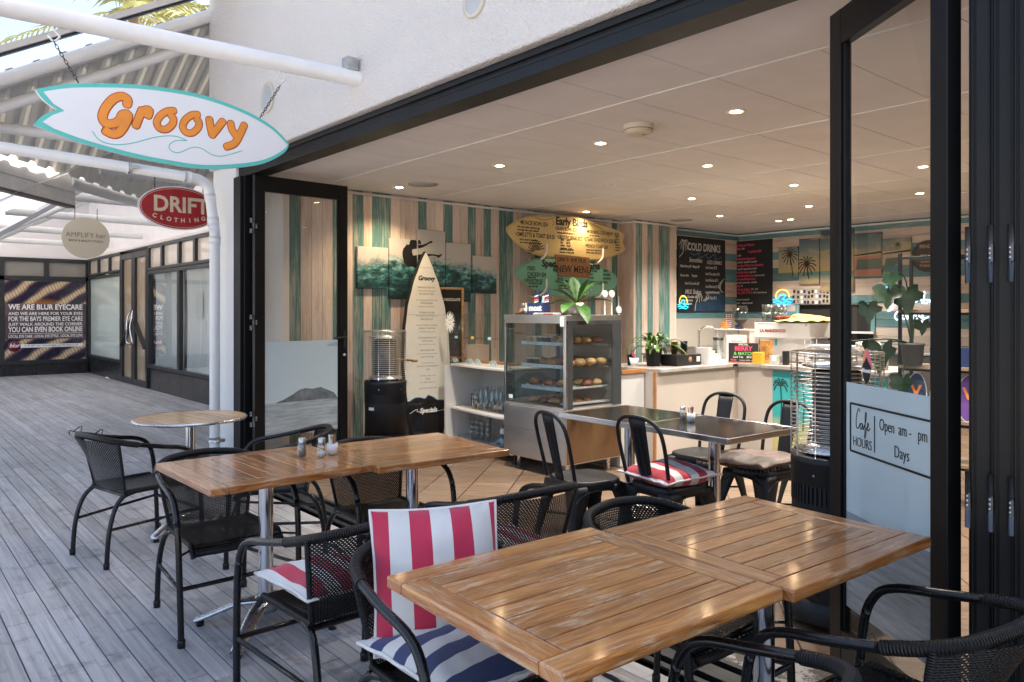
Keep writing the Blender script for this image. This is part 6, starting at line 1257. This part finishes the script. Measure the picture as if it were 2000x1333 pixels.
# objects along the counter
def on(name, label, cat, x, y, rz=0, z=.904, group=None, rot=None): return thing(name, label, cat, (x, y, z), rz, group, rot)
def potted(t, r, h, m): b = MB(); b.lathe([(0, 0), (r * .8, 0), (r, h), (r * 1.04, h), (r * 1.04, h - .015), (r * .9, h - .015), (r * .9, h - .02), (0, h - .02)], 24); b.build('pot', m, t); b = MB(); b.lathe([(0, h - .018), (r * .9, h - .018)], 20); b.build('soil', soil, t)
pe = on('potted_plant', 'bushy light green plant in a black pot at the near end of the counter', 'plant', -4.87, 6.02); potted(pe, .085, .17, black_pl); random.seed(21)
b = MB(); lf = M('lily_leaf', (.075, .16, .025), .35, 0, .45, 12)
for i in range(64):
    az = random.random() * 2 * PI; el = random.uniform(.25, 1.35); L = random.uniform(.17, .30) * (1 if el < 1 else .85); st_ = random.uniform(.04, .14)
    d = Vector((math.cos(az) * math.cos(el), math.sin(az) * math.cos(el), math.sin(el))); leafm(b, Vector((0, 0, .16)) + d * st_ * .9 + Vector((math.cos(az), math.sin(az), 0)) * .02, d, L, random.uniform(.014, .024), random.uniform(.5, 1.0), 7, .3)
b.build('foliage', lf, pe); b = MB()
for i in range(14): az = i * .45; b.tube([(0.02 * math.cos(az), .02 * math.sin(az), .14), (.08 * math.cos(az), .08 * math.sin(az), .30)], .0025, 5)
b.build('stems', leaf_g, pe)
pn = on('pen_pot', 'black pot of pens beside the bushy plant', 'pen pot', -5.08, 5.92); b = MB(); b.lathe([(0, 0), (.035, 0), (.04, .11), (.036, .11), (.032, .01), (0, .01)], 20); b.build('pot', black_pl, pn)
for i in range(8): b = MB(); q = i * 2.1; b.tube([(.015 * math.cos(q), .015 * math.sin(q), .03), (.045 * math.cos(q), .045 * math.sin(q), .17)], .004, 6); b.build('pen', [blue_ink, ink, teal_p, red_p, white_ink][i % 5], pn)
t = on('card_pot', 'black pot of dark menus at the end of the counter by the cabinet', 'pot', -5.12, 5.62); b = MB(); b.lathe([(0, 0), (.03, 0), (.033, .12), (.03, .12), (.03, .01)], 16); b.build('pot', black_pl, t); 
for i in range(4): b = MB(); b.box((-.015 + .01 * i, 0, .13), (.004, .03, .12), .3 * i); b.build('card', ink, t)
t = on('paper_tub', 'white paper tub with pink flower in front of the pen pot', 'tub', -4.98, 5.85); b = MB(); b.lathe([(0, 0), (.04, 0), (.065, .08), (.062, .08), (.038, .004)], 4); b.build('tub', white_paint, t); b = MB(); b.lathe([(0, .09), (.02, .10), (.012, .12), (0, .125)], 7); b.build('flower', pink_ink, t)
t = on('stereo_box', 'long black box with round dial and white label on the counter', 'box', -4.77, 6.33, R(90)); b = MB(); b.box((0, 0, .055), (.40, .20, .11)); b.build('body', black_pl, t, .004); b = MB(); b.lathe([(0, 0), (.028, 0), (.028, -.01)], 20); b.build('dial', kraft, t, 0, Matrix.Translation((.02, -.101, .06)) @ Matrix.Rotation(R(90), 4, 'X')); b = MB(); b.box((.15, -.1015, .06), (.05, .003, .05)); b.build('label_plate', white_ink, t)
for i, (dx, m, lb) in enumerate(((-.10, kraft, 'stack of brown paper cups on the black box'), (.06, navy, 'stack of dark blue cups on the black box'))):
    t = on('cup_stack', lb, 'cups', -4.80, 6.36 + dx, z=1.016)
    for q in range(3): b = MB(); b.lathe([(.028, q * .035), (.037, q * .035 + .055), (.0385, q * .035 + .055)], 18); b.build('cup', m if q else M('brown_cup', (.12, .045, .02), .5), t)
t = on('tap', 'tall chrome gooseneck tap behind the black box', 'tap', -5.72, 7.95, z=.91); b = MB(); b.tube(crom([(0, 0, 0), (0, 0, .22), (.01, .01, .31), (.07, .085, .35), (.13, .155, .31), (.145, .175, .24)]), .013, 10); b.lathe([(.03, 0), (.028, .03), (.0, .035)], 16); b.build('spout', chrome, t); b = MB(); b.tube([(0.01, -.02, .04), (.07, -.05, .09)], .008, 8); b.build('lever', chrome, t)
t = thing('sink_bench', 'stainless sink bench behind the front counter', 'sink bench', (-6.0, 8.05, 0)); b = MB(); b.box((0, 0, .44), (.9, .6, .88)); b.build('cupboard', fm, t, .003); b = MB(); b.box((0, 0, .893), (.94, .64, .025)); b.box((-.1, .05, .95), (.5, .02, .09)); b.build('bench_top', steel, t, .003)
t = on('step_stand', 'white stepped display stand on the counter', 'display stand', -4.70, 6.72, R(90)); b = MB()
for i in range(5): b.box((-.10 + i * .055, 0, (.17 - i * .033) / 2), (.0545, .16, .17 - i * .033))
b.build('steps', white_mel, t, .001)
t = on('berry_sign', 'small black chalk sign reading Berry and Matcha at the counter corner', 'sign', -4.52, 7.06, rot=(R(84), 0, R(28))); t.name = 'chalk_sign'; b = MB(); b.box((0, .11, 0), (.30, .20, .008)); b.build('board', ink, t); b = MB(); b.box((0, .006, .0), (.30, .012, .03)); b.build('wood_foot', teak, t)
text('lettering', 'SPECIAL', chalk, t, (0, .193, .005), .028, .001); text('lettering', 'BERRY', pink_ink, t, (0, .15, .005), .062, .002); text('lettering', '& MATCHA', grn_ink, t, (.02, .098, .005), .046, .001); text('lettering', 'Iced Tea    $8.0', chalk, t, (-.01, .062, .005), .03, .0006); text('lettering', '$9.50', pink_ink, t, (-.10, .03, .005), .026, .001); text('lettering', 'house made syrup', chalk, t, (.045, .03, .005), .022)
t = on('menu_holder', 'white notice in a clear holder behind the berry sign', 'notice', -4.68, 7.18, rot=(R(86), 0, R(28))); b = MB(); b.box((0, .15, 0), (.21, .28, .004)); b.build('paper', white_paint, t); text('lettering', 'loyalty cards\n\nplease ask\nour friendly staff', gry, t, (0, .19, .003), .022)
t = on('tissue_box', 'yellow cardboard box with small square print at the counter corner', 'box', -4.34, 7.06, R(8)); b = MB(); b.box((0, 0, .06), (.10, .08, .12)); b.build('box', yellow_p, t, .002)
t = on('snack_box', 'orange and cream printed snack box behind the yellow box', 'box', -4.35, 7.22, R(5)); b = MB(); b.box((0, 0, .12), (.11, .07, .24)); b.build('box', M('snack_print', (.55, .28, .08), .5, 0, .8, 18), t, .002)
t = on('card_reader', 'small clear tip box with round sticker right of the yellow box', 'box', -4.17, 7.10, R(5)); t.name = 'tip_box'; b = MB(); b.box((0, 0, .045), (.10, .07, .09)); b.build('box', M('pale_box', (.5, .49, .46), .2), t, .002); b = MB(); b.box((0.0, -.037, .065), (.05, .003, .05)); b.build('cartoon_card', white_ink, t); b = MB(); b.box((.10, .02, .07), (.05, .06, .14)); b.build('black_backing', ink, t)
# coffee machine
cm = on('coffee_machine', 'large white espresso machine with red lettering on the counter', 'coffee machine', -4.30, 7.68, 0, .904); 
b = MB(); b.box((0, 0, .34), (.64, .50, .165)); b.build('upper_body', white_paint, cm, .008); b = MB(); b.prism([(-.27, 0), (.27, 0), (.30, .255), (-.30, .255)], -.18, .18, fn=lambda v: (v[0], v[2], v[1] + .01)); b.build('lower_body', M('machine_white', (.68, .67, .66), .4), cm, .004)
b = MB(); b.box((0, 0, .428), (.62, .48, .010)); b.build('cup_rail', ink, cm); b = MB(); b.box((.33, 0, .12), (.02, .40, .22)); b.build('drip_side', steel, cm)
for i in range(9): b = MB(); b.box((.345, 0, .06 + i * .025), (.01, .36, .006)); b.build('side_louvre', stl, cm)
o = text('lettering', 'LA MARZOCCO', M('machine_red', (.30, .02, .03), .5), cm, (-.10, -.2515, .335), .042, .0016); o.rotation_euler = (R(90), 0, 0)
b = MB(); b.box((-.18, -.2512, .413), (.20, .001, .006)); b.build('red_line', red_p, cm); b = MB(); b.lathe([(0, 0), (.012, 0)], 16); b.build('yellow_dot', yellow_p, cm, 0, Matrix.Translation((.28, -.2513, .40)) @ Matrix.Rotation(R(90), 4, 'X'))
for i, m in enumerate((orange_p, teal_p)): b = MB(); b.box((-.15 + i * .05, -.1815, .21), (.03, .003, .07)); b.build('sticker', m, cm, .001)
t = thing('glass_stack', 'cluster of clear glasses stacked on top of the coffee machine', 'glasses', (-4.54, 7.68, 1.338)); 
for i in range(9):
    for q in range(2): b = MB(); b.lathe([(.026, q * .085), (.034, q * .085 + .10), (.032, q * .085 + .10), (.024, q * .085 + .006), (0, q * .085 + .006)], 14, (-.03 + (i % 3) * .072, -.12 + (i // 3) * .075, 0)); b.build('glass', jar_glass, t)
t = thing('brown_teapot', 'brown glazed cups left of the yellow cloth on the coffee machine', 'cups', (-4.36, 7.50, 1.338)); brg = M('brown_glaze', (.12, .025, .012), .2, 0, .3, 12)
for i in range(3): b = MB(); b.lathe([(0, 0), (.035, 0), (.05, .03), (.04, .065), (.036, .065), (.045, .03), (0, .01)], 18, (i * .085, .02 * i, 0)); b.build('cup', brg, t)
t = thing('yellow_cloth', 'yellow cloth draped over cups on the coffee machine', 'cloth', (-4.10, 7.62, 1.345)); b = MB(); b.grid(lambda u, v: ((u - .5) * .52, (v - .5) * .46, .055 + .045 * noise.noise(Vector((u * 4, v * 4, 1))) - .05 * max(abs(u - .5), abs(v - .5)) ** 2 * 4), 20, 20); o = b.build('cloth', M('mustard_cloth', (.50, .38, .12), .9, 0, .2, 14), t)
# grinder, jars and cup towers left of the machine
sf = thing('wall_shelf', 'narrow white raised shelf holding the coffee hopper left of the espresso machine', 'shelf', (-4.95, 7.62, .904)); b = MB(); b.box((0, 0, .335), (.46, .20, .012)); 
for x in (-.21, .21): b.box((x, 0, .165), (.012, .18, .325))
b.build('shelf', white_mel, sf, .001)
gd = thing('coffee_grinder', 'coffee grinder with clear hopper of beans over the raised shelf', 'grinder', (-4.90, 7.60, 1.246)); b = MB(); b.lathe([(.03, 0), (.028, .05), (.075, .10), (.075, .105)], 20); b.build('cone', M('beans', (.035, .015, .008), .6, 0, .5, 90), gd); b = MB(); b.lathe([(.078, .10), (.08, .24), (.0, .242)], 20); b.build('hopper', jar_glass, gd); b = MB(); b.box((-.02, 0, .025), (.07, .06, .05)); b.build('body', navy, gd, .006)
for i, (x, m, n_, lb) in enumerate(((-4.86, M('grey_cup', (.33, .32, .31), .5), 9, 'tall stack of grey takeaway cups under the raised shelf'), (-4.74, orange_p, 3, 'orange cups on top of a stack beside the espresso machine'))):
    t = thing('cup_tower', lb, 'cups', (x, 7.44, .904)); 
    for q in range(9 if i == 0 else 8): mm = (M('white_cup', (.55, .53, .5), .5) if (i == 1 and q < 5) else m); b = MB(); b.lathe([(.032, q * .03), (.04, q * .03 + .045), (.042, q * .03 + .045)], 18); b.build('cup', mm, t)
t = thing('storage_jar', 'clear storage jar with black lid left of the cup towers', 'jar', (-5.06, 7.40, .904)); b = MB(); b.lathe([(0, .0), (.055, 0), (.055, .22), (0, .22)], 20); b.build('jar', jar_glass, t); b = MB(); b.lathe([(.058, .22), (.058, .245), (0, .25)], 20); b.build('lid', black_pl, t)
t = thing('straw_tub', 'jar of red and white striped straws at the left end of the raised shelf', 'straws', (-5.10, 7.60, 1.246)); b = MB(); b.lathe([(0, 0), (.045, 0), (.045, .08)], 16); b.build('tub', orange_p, t); st2 = m_stripe('straw_stripe', (.5, .03, .03, 1), (.7, .68, .65, 1), 45, 2)
for i in range(9): b = MB(); q = i * 1.1; b.tube([(.02 * math.cos(q) + .04, .02 * math.sin(q), 0), (.035 * math.cos(q) + .05, .035 * math.sin(q), .17)], .005, 6); b.build('straw', st2, t)
# wire rack and clutter behind the right hand heater
t = on('wire_rack', 'chrome wire rack of papers and plates near the right end of the counter', 'rack', -3.60, 7.25, R(5)); b = MB()
for z in (.02, .10, .18):
    for y in (-.14, 0, .14): b.tube([(-.26, y, z), (.26, y, z)], .004, 6)
    for x in (-.26, -.13, 0, .13, .26): b.tube([(x, -.14, z), (x, .14, z)], .003, 6)
for x in (-.26, .26):
    for y in (-.14, .14): b.tube([(x, y, 0), (x, y, .26)], .005, 6)
b.build('frame', chrome, t)
for i in range(3): b = MB(); b.box((.0, 0, .04 + i * .08), (.46, .24, .025), .04 * i); b.build('papers', M('paper_pile', (.5, .52, .56), .7, 0, .35, 25), t, .002)
t = on('squeeze_bottle', 'white cone topped squeeze bottle with blue base on the counter rack', 'bottle', -3.62, 7.28, z=1.12); b = MB(); b.lathe([(.05, .02), (.045, .05), (.012, .15), (.01, .19), (0, .195)], 18); b.build('bottle', white_paint, t); b = MB(); b.lathe([(0, 0), (.052, 0), (.052, .02), (0, .02)], 18); b.build('base', blue_ink, t)
for x, lb in ((-3.34, 'left'), (-3.17, 'right')):
    t = on('glass_jar', lb + ' ribbed glass storage jar behind the pot plant leaves', 'jar', x, 7.2); b = MB(); b.lathe([(0, 0), (.07, 0), (.075, .03), (.075, .17), (.05, .21), (.05, .23), (0, .23)], 20); b.build('jar', M('cream_contents', (.42, .36, .30), .6, 0, .4, 30), t); b = MB(); b.lathe([(.052, .22), (.052, .25), (0, .26)], 20); b.build('lid', steel, t)
# black shelving with monstera, box and books seen through the angled door
bs = thing('black_shelving', 'tall black metal shelving with timber boards behind the angled door', 'shelving', (-2.15, 6.35, 0), R(8))
b = MB()
for x in (-.42, .42):
    for y in (-.16, .16): b.box((x, y, .95), (.025, .025, 1.9))
for z in (.3, .62, 1.02, 1.45, 1.88): b.box((0, -.16, z - .02), (.84, .02, .02)); b.box((0, .16, z - .02), (.84, .02, .02))
b.build('frame', black_al, bs, .002)
for z in (.3, .62, 1.02, 1.45): b = MB(); b.box((0, 0, z), (.86, .36, .024)); b.build('board', M('rustic_board', (.24, .17, .11), .6, 0, .3, 8), bs, .002)
random.seed(8)
mo = thing('monstera_plant', 'tall dark monstera in a grey pot seen through the angled door glass', 'plant', (-2.46, 6.15, 1.034)); potted(mo, .085, .17, M('grey_pot', (.10, .105, .095), .6, 0, .2, 6))
def heart(b, c, az, tilt, s):
    n = 12; rim = []
    for i in range(2 * n):
        a = 2 * PI * i / (2 * n); x = 16 * math.sin(a) ** 3; y = 13 * math.cos(a) - 5 * math.cos(2 * a) - 2 * math.cos(3 * a) - math.cos(4 * a); nt = .72 if i in (5, 8, 15, 18) else 1; rim.append((x / 17 * s * nt * .92, y / 17 * s * nt))
    m4 = Matrix.Translation(c) @ Matrix.Rotation(az, 4, 'Z') @ Matrix.Rotation(tilt, 4, 'X'); vs = [m4 @ Vector((0, 0, 0))] + [m4 @ Vector((x, y, .10 * s * math.cos(3 * x / s) - .25 * abs(x))) for x, y in rim]
    b.add(vs, [(0, i + 1, (i + 1) % (2 * n) + 1) for i in range(2 * n)], None, .5, True)
for (dx, dz, s, ti, az) in ((-.17, .44, .13, 1.5, .75), (-.02, .42, .15, 1.45, .9), (-.31, .32, .11, 1.7, .6), (-.50, .0, .15, 1.5, .8), (-.22, -.02, .17, 1.4, .7), (-.05, -.24, .12, 1.6, .9), (-.14, .56, .09, 1.5, .5), (.10, .20, .08, 1.5, .9)):
    c = Vector((dx * .65, dx * .76 - .06, dz + .10)); az += random.uniform(-.5, .5); ti += random.uniform(-.35, .35); b = MB(); b.tube(crom([(0, 0, .14), (c.x * .3, c.y * .3, max(.18, c.z * .8 + .12)), (c.x, c.y, c.z + s * .55)]), .006, 6); st1 = b.build('stem', leaf_d, mo); b = MB(); heart(b, c, az, -ti + PI, s); b.build('leaf', leaf_d, mo)
t = thing('drink_box', 'navy box of drink bottles on the black shelving beside the grey plant pot', 'box', (-2.22, 6.25, 1.034), R(12)); b = MB(); b.box((0, .04, .07), (.28, .14, .14)); b.build('box', navy, t, .002); text('lettering', 'most', white_ink, t, (-.06, -.0315, .04), .05, .002).rotation_euler = (R(90), 0, 0)
b = MB(); b.lathe([(0, 0), (.03, 0), (.032, .12), (.015, .17), (.015, .2), (0, .2)], 16, (-.06, -.07, 0)); b.build('bottle', M('juice', (.40, .10, .03), .15, 0, .3, 10), t); b = MB(); b.lathe([(.033, .04), (.033, .09)], 16, (-.06, -.07, 0)); b.build('bottle_band', white_ink, t)
for i, (x, m) in enumerate(((-.30, navy), (-.13, M('oxide', (.16, .05, .035), .5)), (.05, M('purple_print', (.12, .045, .22), .5)), (.2, teal_p))):
    t = thing('skate_deck', ('navy', 'rust brown', 'purple', 'turquoise')[i] + ' printed skate deck leaning under the shelf board behind the angled door', 'skate deck', (-2.15 + x, 6.22 + x * .14, .632), rot=(R(80), 0, R(8))); b = MB(); b.prism([(p[0] * .95, p[1] + .17) for p in oval(.075, .17, 24)], 0, .012); b.build('deck', m, t, .002); b = MB(); b.tube([(p[0] * .95, p[1] + .17, .006) for p in oval(.076, .171, 28)], .006, 6, True, False); b.build('edge', white_paint, t); 
    if i in (0, 2): text('lettering', 'V', orange_p, t, (0, .2, .013), .12, .004)

# ================================================================ PALM ABOVE THE SKYLIGHT
pt = thing('palm_tree', 'tall palm whose pale fronds show through the skylight glass', 'tree', (-24, 6.0, -.3)); b = MB(); b.tube(crom([(0, 0, 0), (.3, 0, 4), (.1, .2, 8), (0, 0, 10.6)]), [.22 - .004 * i for i in range(19)], 12); b.build('trunk', M('palm_bark', (.20, .15, .10), .9, 0, .3, 5, .6, 12), pt)
random.seed(4); b = MB()
for i in range(26):
    az = i * 2.4 + random.uniform(-.2, .2); el = random.uniform(-.2, 1.2); Lf = random.uniform(3.0, 4.2); d = Vector((math.cos(az) * math.cos(el), math.sin(az) * math.cos(el), math.sin(el))); side = d.cross(Vector((0, 0, 1))).normalized(); P = []
    for j in range(15): v = j / 14; P.append(Vector((0, 0, 10.5)) + d * Lf * v - Vector((0, 0, 1)) * 1.5 * v * v * (1 if el > .2 else .6))
    b.tube(P, [.03 * (1 - .06 * j) for j in range(15)], 5)
    for j in range(2, 15):
        for q in (0, .5):
            p = P[j] if q == 0 or j == 14 else (P[j] + P[j + 1]) / 2
            for s in (-1, 1):
                Lw = .75 * math.sin(PI * min(1, j / 14 * .9 + .1)) + .15; e = p + (side * s * .75 + d * .55 + Vector((0, 0, -.35 - random.random() * .3))).normalized() * Lw; m_ = (p + e) / 2 + Vector((0, 0, .05)); w = d * .028; b.add([p - w, p + w, m_ + w, e, m_ - w], [(0, 1, 2, 3, 4)])
b.build('fronds', M('palm_frond', (.34, .34, .13), .5, 0, .4, 3), pt)
